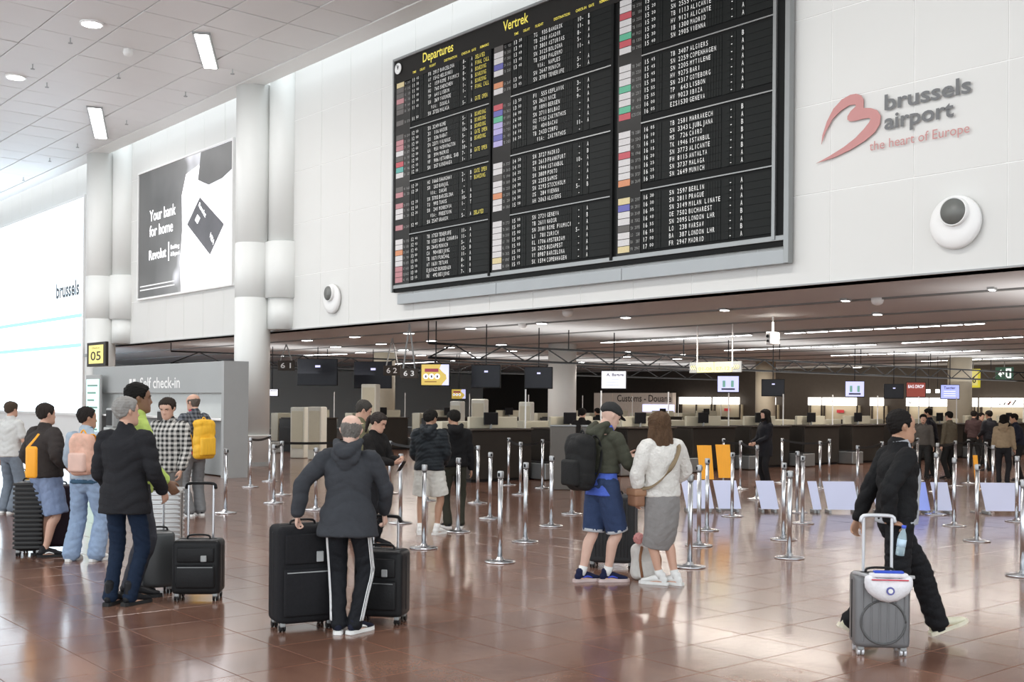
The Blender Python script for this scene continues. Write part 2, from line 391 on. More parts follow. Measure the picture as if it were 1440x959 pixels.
ROWS = [
 # group 1: (logo, time, min, flight, destination, checkin, gate, remark)
 [[('y','11','45','FR 2917','BARCELONA','8-','A','DELAYED'),('d','11','35','AY 1542','HELSINKI','3-','A','FINAL CALL'),('d','11','40','AZ  159','ROME FIUMICI','8-','A','BOARDING'),('p','11','40','HU  760','SHENZHEN','9-','B','BOARDING'),
   ('d','11','40','TP  641','LISBON','1-','A','BOARDING'),('d','11','45','SN  369','YAOUNDE','1-','T','FINAL CALL'),('','','','  VIA:','DOUALA',' -','',''),('d','11','50','SN 3735','MALAGA','5-','A','GATE OPEN')],
  [('d','12','00','SN 3249','ROME','5-','A','BOARDING'),('p','12','00','3O  116','NADOR','9-','B','BOARDING'),('p','12','00','3O  336','RABAT','10-','B','BOARDING'),('w','12','00','SN 2371','VILNIUS','5-','A','GATE OPEN'),
   ('d','12','00','UA  951','WASHINGTON','6-','B','BOARDING'),('r','12','05','IB  594','MADRID','10-','A',''),('t','12','15','VF  986','ISTANBUL SAB','7-','B','GATE OPEN'),('w','12','15','SN  357','KINSHASA','1-','T','')],
  [('d','12','20','HO 1660','SHANGHAI','2-','B','GATE OPEN'),('p','12','20','SN  203','BANJUL','1-','T','BOARDING'),('','','','  VIA:','DAKAR',' -','',''),('p','12','25','SN 3703','BARCELONA','5-','A',''),
   ('w','12','25','TU  993','TUNIS','10-','B',''),('w','12','30','SN  241','MONROVIA','1-','T',''),('','','','  VIA:','FREETOWN',' -','',''),('p','12','40','SN 2547','KRAKOW','5-','A','DELAYED')],
  [('w','12','40','TB 1753','TENERIFE','11-','A',''),('w','12','45','TB 1331','GRAN CANARIA','11-','A',''),('o','12','45','SN 2645','MUNICH','5-','A',''),('w','13','00','CA  904','BEIJING','12-','B',''),
   ('w','13','05','TB 1071','FUNCHAL','11-','A',''),('p','13','10','AT 1631','TETUAN','8-','B',''),('p','13','10','EJU1622','BORDEAUX','4-','A',''),('p','13','15','HU  492','BEIJING','7-','B','')]],
 [[('d','13','30','TG  935','BANGKOK','10-','B',''),('w','13','40','TB 2501','AGADIR','11-','B',''),('w','13','40','V7 3801','ASTURIAS','8-','A',''),('b','13','40','SN 3125','BOLOGNA','5-','A',''),
   ('w','13','40','TB 3581','PALERMO','11-','A',''),('','','','  VIA:','NAPLES',' -','',''),('o','13','45','SN 2647','MUNICH','5-','A',''),('w','13','45','SN 3781','TENERIFE','5-','A','')],
  [('r','13','50','FI  555','KEFLAVIK','3-','A',''),('b','13','50','SN 3621','NICE','5-','A',''),('g','14','00','WF 1891','BERGEN','9-','A',''),('l','14','00','SN 3711','BILBAO',' -','A',''),
   ('l','14','05','GQ 7151','ZAKYNTHOS',' -','A',''),('b','14','10','DN  404','BACAU',' -','A',''),('l','14','20','TB 2433','CORFU','11-','A',''),('','','','  VIA:','ZAKYNTHOS',' -','','')],
  [('w','14','20','SN 3727','MADRID',' -','A',''),('w','14','25','SN 2613','FRANKFURT',' -','B',''),('d','14','25','TK 1944','ISTANBUL','10-','A',''),('w','14','25','SN 3809','PORTO',' -','A',''),
   ('w','14','30','SN 2203','SAMOS',' -','A',''),('o','14','30','SN 2293','STOCKHOLM',' -','A',''),('w','14','50','OS  284','VIENNA','5-','B',''),('w','15','00','AH 2063','ALGIERS',' -','',' ')],
  [('w','15','00','SN 2721','GENEVA',' -','A',''),('w','15','00','TB 2611','NADOR',' -','B',''),('w','15','00','SN 3181','ROME FIUMICI',' -','A',''),('w','15','00','LX  781','ZURICH','5-','A',''),
   ('w','15','05','KL 1706','AMSTERDAM',' -','A',''),('w','15','10','SN 2825','BUDAPEST',' -','A',''),('y','15','10','VY 8987','BARCELONA',' -','A',''),('w','15','15','SK 1594','COPENHAGEN',' -','A','')]],
 [[('w','15','00','SN 2801','PRAGUE',' -','A',''),('w','15','10','TB 2701','FARO',' -','A',''),('r','15','20','EK  184','DUBAI',' -','B',''),('w','15','20','SN 2555','VARNA',' -','B',''),
   ('w','15','20','TB 1113','ALICANTE',' -','A',''),('g','15','30','HV 9121','ALICANTE',' -','A',''),('r','15','30','IB 1300','MADRID',' -','A',''),('w','15','40','SN 2905','VIENNA',' -','A','')],
  [('w','15','45','TB 3407','ALGIERS',' -','B',''),('w','15','45','SN 2259','COPENHAGEN',' -','A',''),('w','15','45','SN 2205','MYTILENE',' -','A',''),('g','15','50','HV 9275','BARI',' -','A',''),
   ('w','15','55','SN 2317','GOTEBORG',' -','A',''),('w','15','55','TP  643','LISBON',' -','A',''),('g','16','00','HV 9023','IBIZA',' -','A',''),('r','16','05','EZS1530','GENEVA',' -','A','')],
  [('w','16','05','TB 2581','MARRAKECH',' -','B',''),('w','16','10','SN 3343','LJUBLJANA',' -','A',''),('w','16','15','MS  726','CAIRO',' -','B',''),('r','16','15','TK 1946','ISTANBUL',' -','B',''),
   ('w','16','20','SN 3773','ALICANTE',' -','A',''),('w','16','25','FH 8115','ANTALYA',' -','B',''),('w','16','25','SN 3737','MALAGA',' -','A',''),('o','16','25','SN 2649','MUNICH',' -','A','')],
  [('y','16','30','SN 2597','BERLIN',' -','A',''),('b','16','30','SN 2811','PRAGUE',' -','A',''),('w','16','35','SN 3149','MILAN LINATE',' -','A',''),('w','16','40','OE 7502','BUCHAREST',' -','A',''),
   ('d','16','55','SN 2095','LONDON LHR',' -','B',''),('w','16','55','LO  238','WARSAW',' -','A',''),('w','17','00','BA  387','LONDON LHR',' -','B',''),('y','17','00','FR 2947','MADRID',' -','A','')]]]
# one shared row of flap cells
bm = bmesh.new()
def cells(x, n, p=.0575):
    for k in range(n): box(bm, x+k*p+.003, x+(k+1)*p-.003, -.008, .004, -.018, .098)
box(bm, .64, 3.40, -.001, .004, -.022, .102)
cells(.68, 2); cells(.84, 2, .05); cells(.98, 2); cells(1.28, 7, .058); cells(1.71, 12, .0565); cells(2.50, 3); cells(2.78, 1); box(bm, 2.90, 3.38, -.006, .004, -.018, .098)
rowm = mesh_of(bm); rowm.materials.append(M_cell)
bm = bmesh.new(); box(bm, .08, .36, -.006, .004, -.022, .088); platem = {}
base = mesh_of(bm)
for k in LM: platem[k] = base.copy(); platem[k].materials.append(LM[k])
for g in range(3):
    for blk in range(4):
        for r in range(8):
            lg, t1, t2, fl, de, ck, gt, rm = ROWS[g][blk][r]
            z = 8.775-1.168*blk-.1215*r-bz0
            if g == 1 and r < 2 and False: continue
            row = bpy.data.objects.new('flap_row', rowm); COL.objects.link(row); row.parent = board; row.location = (GX[g], -.003, z)
            V, Fc = [], []
            mono(V, Fc, t1, .68, 0, .0575, .082); mono(V, Fc, t2, .84, .025, .05, .055); mono(V, Fc, fl, 1.28, 0, .058, .082); mono(V, Fc, de, 1.71, 0, .0565, .082)
            mono(V, Fc, ck, 2.50, 0, .0575, .082); mono(V, Fc, gt, 2.78, 0, .0575, .082)
            if V: link('lettering', pymesh(V, Fc), M_wl, row, (0, -.0095, 0))
            if rm.strip():
                V, Fc = [], []; mono(V, Fc, rm, 2.915, 0, .046, .088)
                link('remark', pymesh(V, Fc), M_yel, row, (0, -.0085, 0))
            if lg:
                o = bpy.data.objects.new('airline_plate', platem[lg]); COL.objects.link(o); o.parent = row; o.location = (0, 0, 0)
                V, Fc = [], []; mono(V, Fc, fl, .385, 0, .032, .058); link('small_flight_number', pymesh(V, Fc), M_gl, row, (0, -.004, 0))
    for blk in range(1, 4):
        B('divider_bar', GX[g]+.62, GX[g]+3.42, -.02, .01, 8.775-1.168*blk-bz0+.155, 8.775-1.168*blk-bz0+.175, M_frame, board)
    B('column_bar', GX[g]+3.40, GX[g]+3.46, -.03, .01, .1, 8.86-bz0, M_bd if g < 2 else M_frame, board)
    B('side_glass', GX[g]+.04, GX[g]+.615, -.002, .005, .12, 8.75-bz0, mat('side_panel', (.02, .019, .018), .3, var=.1), board)
def bt(s, xa, xb, z, h, bold=0.): sign_text('heading', s, xa-bx0, xb-bx0, z-bz0, -.0135, M_yel, board, h, bold)
bt('Departures', -19.95, -18.86, 9.12, .20, .012); bt('Vertrek', -17.22, -16.46, 9.12, .20, .012)
for g in range(3):
    for s, a, b in (('TIME', .70, .83), ('DELAY', .98, 1.17), ('FLIGHT', 1.33, 1.56), ('DESTINATION', 1.86, 2.30), ('CHECK-IN', 2.46, 2.74), ('GATE', 2.80, 2.94), ('REMARKS', 3.08, 3.36)):
        bt(s, GX[g]+bx0+a, GX[g]+bx0+b, 8.955, .05, .012)
cl = thing('clock', 'small round white clock at the top left of the departures board', 'clock', (-20.86*KB, -.155, 1.76+(9.18-1.76)*KB))
bm = bmesh.new(); lathe(bm, [(.125, 0), (.125, .012)], 36); bmesh.ops.rotate(bm, verts=bm.verts, matrix=Matrix.Rotation(pi/2, 3, 'X')); link('dial', mesh_of(bm), M_white, cl)
bm = bmesh.new(); box(bm, -.008, .008, -.018, -.013, -.02, .10, 0, 0, 1, Matrix.Rotation(radians(22), 4, 'Y').inverted()); link('minute_hand', mesh_of(bm), M_black, cl)
bm = bmesh.new(); box(bm, -.01, .01, -.018, -.013, -.02, .07, 0, 0, 1, Matrix.Rotation(radians(-25), 4, 'Y').inverted()); link('hour_hand', mesh_of(bm), M_black, cl)

# ------------------------------------------------------------------ advertising poster and glowing screen
def poster_mat():
    m = bpy.data.materials.new('poster_print'); m.use_nodes = True; nt = m.node_tree; n = nt.nodes; L = nt.links
    b = n['Principled BSDF']; tc = n.new('ShaderNodeTexCoord'); sp = n.new('ShaderNodeSeparateXYZ'); L.new(tc.outputs['Object'], sp.inputs[0])
    nz = n.new('ShaderNodeTexNoise'); nz.inputs['Scale'].default_value = .55; L.new(tc.outputs['Object'], nz.inputs[0])
    a = n.new('ShaderNodeMath'); a.operation = 'MULTIPLY_ADD'; a.inputs[1].default_value = .6; L.new(nz.outputs['Fac'], a.inputs[0])
    c = n.new('ShaderNodeMath'); c.operation = 'MULTIPLY_ADD'; c.inputs[1].default_value = .13; c.inputs[2].default_value = -.40; L.new(sp.outputs['X'], c.inputs[0]); L.new(c.outputs[0], a.inputs[2])
    r = n.new('ShaderNodeValToRGB'); e = r.color_ramp.elements; e[0].position = .05; e[0].color = (.05, .05, .05, 1); e[1].position = .62; e[1].color = (.85, .86, .93, 1)
    x = r.color_ramp.elements.new(.38); x.color = (.12, .12, .12, 1)
    L.new(a.outputs[0], r.inputs[0]); L.new(r.outputs[0], b.inputs['Base Color']); L.new(r.outputs[0], b.inputs['Emission Color']); b.inputs['Emission Strength'].default_value = .85
    b.inputs['Roughness'].default_value = .3; return m
M_post = poster_mat(); M_pw = mat('poster_white', (.9, .9, .93), .4, emit=1.1, var=.02); M_pg = mat('poster_grey', (.12, .12, .12), .4, emit=.25, var=.3, scale=.8)
ps = thing('advertising_poster', 'large backlit grey poster for a bank card left of nearer column', 'poster', (-36.65, -.05, 5.08))
B('light_box', -.0, 6.85, -.02, .05, 0, 4.12, M_post, ps)
for a, b, c_, d in ((-.06, 0, -.06, 4.18), (6.85, 6.91, -.06, 4.18), (0, 6.85, 4.12, 4.18), (0, 6.85, -.06, 0)): B('frame', a, b, -.05, .06, c_, d, M_white, ps)
bm = bmesh.new(); prism(bm, [(3.4, .0), (3.3, .9), (3.45, 1.9), (3.4, 3.0), (3.7, 3.6), (4.6, 3.75), (4.9, 3.0), (6.1, 2.95), (6.84, 3.1), (6.84, 0)], -.026, -.02); link('bright_figure', mesh_of(bm), M_pw, ps)
bm = bmesh.new(); prism(bm, [(4.75, 4.11), (4.55, 3.3), (5.3, 3.05), (6.2, 3.12), (6.84, 3.3), (6.84, 4.11)], -.030, -.026); link('grey_patch', mesh_of(bm), M_pg, ps)
bm = bmesh.new(); prism(bm, [(4.74, 2.75), (3.85, 2.03), (5.46, .96), (6.36, 1.76)], -.05, -.04); link('bank_card', mesh_of(bm), mat('card_dark', (.10, .10, .11), .35, emit=.25, var=.5, scale=1.2), ps)
bm = bmesh.new(); prism(bm, [(4.60, 2.25), (4.42, 2.10), (4.60, 1.97), (4.78, 2.12)], -.056, -.05); link('card_chip', mesh_of(bm), M_pw, ps)
sign_text('slogan', 'Your bank', .92, 2.95, 2.46, -.03, M_pw, ps, .36, .004); sign_text('slogan', 'for home', .92, 2.75, 1.96, -.03, M_pw, ps, .36, .004)
sign_text('brand_name', 'Revolut', .90, 2.25, 1.20, -.03, M_pw, ps, .32, .008); B('rule', 2.42, 2.46, -.03, -.02, 1.05, 1.65, M_pw, ps)
sign_text('small_print', 'Banking', 2.60, 3.25, 1.40, -.03, M_pw, ps, .13, .01); sign_text('small_print', '& Beyond', 2.60, 3.25, 1.18, -.03, M_pw, ps, .13, .01)
o = sign_text('card_name', 'Revolut', 0, .62, 0, 0, M_pw, ps, .14, .02); o.location = (4.66, -.056, 2.50); o.rotation_euler = (0, radians(41), 0)
o = sign_text('card_network', 'VISA', 0, .40, 0, 0, M_pw, ps, .14, .03); o.location = (5.42, -.056, 1.52); o.rotation_euler = (0, radians(48), 0)
for k in range(2): B('print_line', .15, 2.9, -.026, -.02, .36-.12*k, .40-.12*k, mat('print_pale', (.6, .6, .6), .5, emit=.4), ps)

M_led = mat('led_screen_glow', (.86, .95, 1.0), .3, emit=1.7, ecol=(.72, .87, 1.0), var=.02)
led = thing('led_screen', 'very bright white video screen filling the wall at far left', 'screen', (-58, -.06, 1.2))
B('screen_face', .0, 16.2, -.03, .04, 0, 7.95, M_led, led)
for a, b, c_, d in ((-.1, 0, -.1, 8.05), (16.2, 16.3, -.1, 8.05), (0, 16.2, 7.95, 8.05), (0, 16.2, -.1, 0)): B('frame', a, b, -.05, .06, c_, d, M_white, led)
sign_text('lettering', 'brussels', 13.25, 15.8, 4.42, -.035, mat('screen_grey_text', (.06, .07, .08), .5, emit=.05, ecol=(.5, .6, .7)), led, .55, .035)
for z in (3.55, 2.45): B('cyan_line', 2, 16.1, -.036, -.03, z, z+.14, mat('screen_cyan', (.16, .42, .42), .5, emit=.5, ecol=(.5, 1, 1)), led)

tag(B('wall_lower_left', -60, -40.6, -.02, .3, 0, 1.12, M_white), 'white low wall under the video screen', kind='structure')
# gate number sign on the farther column
def face_sign(x, y, z, w, h, label, txt, small, name='number_sign', frame=M_dark):
    s = thing(name, label, 'sign', (x, y, z))
    B('sign_box', -w/2, w/2, -.04, .06, -h/2, h/2, frame, s, .01)
    B('yellow_face', -w*.38, w*.38, -.05, -.04, -h*.38, h*.38, mat('sign_yellow', (.90, .80, .25), .4, emit=.22, var=.03), s)
    sign_text('numerals', txt, -w*.27, w*.27, -h*.24, -.055, M_dark, s, h*.36, .01)
    if small: sign_text('small_text', small, -w*.2, w*.2, h*.23, -.055, M_dark, s, h*.07)
    return s
s = face_sign(-37.25, -1.20, 3.21, 1.7, .80, 'yellow-faced sign with number 05 at the farther column', '05', 'Check-in')
B('bracket', -1.5, .3, .06, .12, -.05, .05, M_greyp, s); B('bracket', -1.2, -1.1, .1, .3, -.05, .05, M_greyp, s)

# ------------------------------------------------------------------ self check-in kiosk wall
M_kw = mat('kiosk_grey', (.33, .345, .345), .45, var=.05, scale=1); M_kp = mat('kiosk_panel_pale', (.50, .52, .51), .4, var=.04)
kw = thing('self_check_in_wall', 'grey kiosk wall lettered Self check-in behind the travellers', 'kiosk', (-31.7, -3.34, 0))
B('header', 0, 8.3, 0, .5, 1.9, 2.62, M_kw, kw, .01)
for k in range(5): B('back_panel', k*1.66+.01, (k+1)*1.66-.01, .12, .4, 1.33, 1.9, M_kp, kw, .006)
B('counter_shelf', 0, 8.3, -.12, .5, 1.28, 1.33, M_white, kw, .006)
for k in range(5): B('lower_panel', k*1.66+.01, (k+1)*1.66-.01, .1, .5, .02, 1.27, M_kw, kw, .01)
B('side_post', 8.3, 8.42, -.1, .5, 0, 2.62, M_greyp, kw)
sign_text('lettering', 'Self check-in', 3.42, 5.86, 2.03-.0, -.005, M_white, kw, .27, .015)
for a in (2.7, 2.95): B('icon', a, a+.16, -.006, 0, 2.05, 2.27, M_white, kw)
for k in range(4):
    q = thing('check_in_kiosk', ORD[k]+' self-service kiosk from the right end of the grey kiosk wall', 'kiosk', (-24.2-1.66*k, -3.75, 0), 0, 'self-service kiosks')
    B('pedestal', -.22, .22, -.12, .18, .0, 1.0, M_kp, q, .02, 2); B('screen_head', -.24, .24, -.05, .1, 1.0, 1.5, M_greyp, q, .03, 2); B('touch_screen', -.2, .2, -.06, -.05, 1.05, 1.45, M_black, q)
io = thing('information_screen', 'pale mint upright information screen left of the kiosk wall', 'screen', (-31.05, -3.56, 0))
B('stand', -.54, .54, 0, .06, .02, 2.40, M_greyp, io, .01); B('display', -.47, .47, -.01, 0, .6, 2.28, mat('mint_screen', (.55, .86, .76), .4, emit=.55, var=.03), io)
for k in range(7): B('text_line', -.38, .38-.12*(k % 3), -.014, -.01, 2.08-.2*k, 2.13-.2*k, mat('mint_text', (.2, .34, .3), .5), io)

# ------------------------------------------------------------------ check-in hall behind the wall line
M_hc = mat('hall_ceiling_grey', (.60, .61, .62), .6, var=.04, scale=.5); M_brown = mat('brown_fascia', (.055, .045, .038), .5, var=.15)
M_beige = mat('beige_wall', (.52, .45, .33), .6, var=.06, scale=1.5); M_tan = mat('warm_tan_column', (.50, .44, .34), .5, var=.05)
hc = tag(B('ceiling_hall', -62, 14, .42, 40, 3.64, 3.8, M_hc), 'dim grey ceiling of the check-in hall', kind='structure')
for k in range(12):   # shallow ceiling joints, running along the wall
    B('ceiling_beam', -60, 12, 2.9+3.1*k, 3.0+3.1*k, 3.61, 3.65, mat('hall_ceiling_dark', (.20, .20, .195), .6), hc)
wf = tag(B('wall_far', -62, 14, 35, 35.3, 0, 3.7, M_brown), 'far wall of the check-in hall', kind='structure')
tag(B('wall_left', -62.3, -62, -22, 40, 0, 10.9, M_wall), 'pale wall at the far left end of the halls', kind='structure')
tag(B('wall_right', 14, 14.3, .4, 40, 0, 3.7, M_beige), 'beige end wall of the check-in hall', kind='structure')
M_sign = mat('lit_sign_white', (1, 1, .97), .4, emit=1.6, ecol=(1, .98, .93), var=.01)
# far offices: each lit sign over a counter bay
signs = [(955, 997), (1002, 1037), (1063, 1088), (1136, 1152), (1156, 1202), (1223, 1240), (1274, 1303), (1307, 1332), (1367, 1372), (1377, 1440), (1446, 1500)]
for k, (a, b) in enumerate(signs):
    p, q = ony(a, 565, 34.6), ony(b, 565, 34.6); w = q.x-p.x
    u = thing('service_counter', ORD[k]+' far office counter from the left under a lit white sign', 'counter', (p.x, 34.6, 0), 0, 'far office counters')
    B('lit_sign', 0, w, 0, .2, 1.72, 2.12, M_sign, u, .01)
    B('rear_panel', -.1, w+.1, .25, .38, 0, 1.72, M_beige, u)
    n = max(1, int(w/1.1))
    for i in range(n+1): B('mullion', w*i/n-.03, w*i/n+.03, .18, .25, .9, 1.72, M_brown, u)
    B('desk_front', -.05, w+.05, -.4, .15, 0, 1.02, M_dark, u, .01)
    if k in (0, 2, 4): sign_text('sign_text', 'check-in', w*.3, w*.75, 1.88, -.004, mat('sign_grey', (.3, .3, .3), .5), u, .09)
    if k in (4, 1): B('red_notice', w*.4, w*.62, .16, .18, 1.35, 1.5, mat('red_notice', (.45, .03, .04), .5, emit=.2), u)
    if k == 6:
        sign_text('sign_text', 'TUI', w*.55, w*.9, 1.84, -.004, mat('sign_teal', (.1, .6, .5), .5), u, .14)
        bm = bmesh.new(); cyl(bm, (w*.12, 0, 1.98), (w*.2, 0, 1.84), .02); cyl(bm, (w*.2, 0, 1.84), (w*.3, 0, 1.98), .02); link('sign_mark', mesh_of(bm), M_brown, u)
    if k == 9:
        sign_text('sign_text', 'AP', w*.63, w*.75, 1.80, -.004, mat('sign_red', (.6, .05, .08), .5), u, .24, .01)
        for i in range(4):
            bm = bmesh.new(); prism(bm, [(0, 0), (.07, 0), (.07+.16*(i+1)/4, .24*(i+1)/4), (.16*(i+1)/4, .24*(i+1)/4)], -.01, -.002); link('sign_stripe', mesh_of(bm), M_brown, u, (w*.44+i*.2, 0, 1.80))
# beige customs wall with lettering
a, b = ony(835, 560, 34.0), ony(946, 560, 34.0)
cu = thing('customs_partition', 'beige customs partition lettered Customs Douane beyond the capped man', 'partition', (a.x, 34.0, 0))
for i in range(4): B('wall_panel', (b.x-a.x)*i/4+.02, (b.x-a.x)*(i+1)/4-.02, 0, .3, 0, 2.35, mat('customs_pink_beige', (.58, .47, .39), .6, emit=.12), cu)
a2, b2 = ony(868, 566, 34.0), ony(944, 566, 34.0)
sign_text('lettering', 'Customs - Douane', a2.x-a.x, b2.x-a.x, 1.84, -.01, mat('letter_brown', (.08, .06, .05), .5), cu, .40, .01)
B('screen', 4.2, 6.6, -.1, 0, 1.25, 1.68, mat('pale_blue_screen', (.6, .62, .9), .4, emit=.9), cu)
# tan round columns of the hall
def hcol(px, d, r, m, label):
    p = atdepth(px, 600, d); t = thing('hall_column', label, 'column', (p.x, p.y, 0))
    bm = bmesh.new(); lathe(bm, [(r, .1), (r, 3.66)], 36); link('shaft', mesh_of(bm, True), m, t)
    bm = bmesh.new(); lathe(bm, [(r+.03, 0), (r+.03, .12)], 36); link('foot_ring', mesh_of(bm), M_frame, t)
hcol(790, 36.5, .46, M_col, 'white round column in the desk hall left of the capped man')
hcol(1076, 50, .44, M_tan, 'tan round column right of the yellow direction sign')
hcol(1349, 44, .45, M_tan, 'tan round column beside the yellow 06 sign')
hcol(540, 44, .42, M_tan, 'pale column in the desk hall behind the phone-holding woman')

# ceiling lamps of the hall: long tubes in rows and short downlights
def tube(px0, py0, px1, py1, label, group, zz=3.62, wd=.10):
    a, b = ground(px0, py0, zz), ground(px1, py1, zz); c = (a+b)/2; L_ = (b-a).length
    t = thing('ceiling_light', label, 'light', c, atan2((b-a).y, (b-a).x), group)
    B('housing', -L_/2, L_/2, -wd/2-.03, wd/2+.03, -.02, .03, M_greyp, t); B('diffuser', -L_/2+.02, L_/2-.02, -wd/2, wd/2, -.03, -.02, M_lampc, t)
rows = [((845, 481), (1058, 470), 9, 'nearest tube row left of the security camera'), ((1103, 468), (1387, 453.5), 9, 'nearest tube row right of the security camera'),
        ((1018, 492), (1234, 483.5), 7, 'second tube row above the yellow direction sign'), ((1268, 481.5), (1440, 472.5), 6, 'second tube row at the right edge'),
        ((1168, 499.5), (1380, 492), 8, 'third tube row'), ((1295, 507.5), (1440, 502), 5, 'fourth tube row at the right'), ((395, 500), (489, 497), 4, 'tube row over the 61 sign'),
        ((541, 512), (640, 506.5), 6, 'tube row over the yellow monitor')]
for (a, b, n, nm) in rows:
    for i in range(n):
        u0, u1 = (i+.04)/n, (i+.92)/n
        tube(a[0]+(b[0]-a[0])*u0, a[1]+(b[1]-a[1])*u0, a[0]+(b[0]-a[0])*u1, a[1]+(b[1]-a[1])*u1, ORD[i]+' tube light from the left in the '+nm, nm)
short = [(432, 478), (472, 487), (499, 473), (536, 483), (507, 495), (575, 468), (607, 478.5), (632, 488), (592, 499), (655, 495.5), (670, 502), (662, 461), (705, 484), (720, 493), (567, 491.5), (762, 454), (880, 445.5),
         (1019, 435), (1189, 421.5), (1395, 406), (880, 494), (880, 501), (815, 509), (957, 498), (952, 504), (942, 515), (880, 512), (1234, 441), (1222, 526), (1251, 519), (1275, 525), (1301, 522), (1325, 531), (1262, 533), (1430, 523), (1394, 527), (1205, 516), (1145, 520)]
short.sort()
for k, (x, y) in enumerate(short):
    tube(x-5, y+.25, x+5, y-.25, ORD[k]+' short ceiling lamp from the left in the desk hall ceiling', 'short lamps in the desk hall ceiling', 3.62, .16)
for k, (x, y) in enumerate(((798, 437), (735, 455), (1234, 419))):
    c = ground(x, y, 3.64); bm = bmesh.new(); lathe(bm, [(.03, -.13), (.09, -.10), (.11, -.05), (.11, 0)], 16)
    tag(link('ceiling_sensor', mesh_of(bm, True), M_white, None, c), ['white dome sensor under the dark hall ceiling beneath the board', 'small dome sensor left of the one beneath the board', 'pale dome sensor under the hall ceiling at right'][k], 'sensor')
c = ground(1087, 444, 3.64); t = thing('security_camera', 'white security camera hanging from the soffit right of the board', 'camera', c)
bm = bmesh.new(); cyl(bm, (0, 0, 0), (0, 0, -.35), .02); link('drop_pole', mesh_of(bm), M_white, t)
B('camera_body', -.07, .07, -.16, .16, -.62, -.35, M_white, t, .02); bm = bmesh.new(); cyl(bm, (0, -.16, -.44), (0, -.19, -.44), .035); cyl(bm, (0, -.16, -.54), (0, -.19, -.54), .025); link('lens', mesh_of(bm), M_black, t)

# overhead trusses running away from the wall line
def truss(x, y0, y1, z0, z1, step, label):
    t = thing('overhead_truss', label, 'truss', (x, y0, 0)); L_ = y1-y0
    for zz in (z0, z1):
        bm = bmesh.new(); cyl(bm, (0, 0, zz), (0, L_, zz), .03, seg=8); link('rail', mesh_of(bm), M_black, t)
    n = int(L_/step)
    for i in range(n):
        bm = bmesh.new(); cyl(bm, (0, i*step, z0), (0, (i+.5)*step, z1), .018, seg=6); cyl(bm, (0, (i+.5)*step, z1), (0, (i+1)*step, z0), .018, seg=6); link('brace', mesh_of(bm), M_black, t)
    for i in range(0, n, 3):
        bm = bmesh.new(); cyl(bm, (0, i*step, z1), (0, i*step, 3.64), .015, seg=6); link('hanger', mesh_of(bm), M_black, t)
truss(-21.4, .8, 33, 2.78, 3.12, 1.5, 'black zigzag truss carrying monitors over the nearer desk island')
truss(-36, .8, 30, 2.95, 3.35, 2.0, 'black zigzag truss over the farther desk island at left')
M_mbody = mat('monitor_black', (.012, .012, .014), .35)
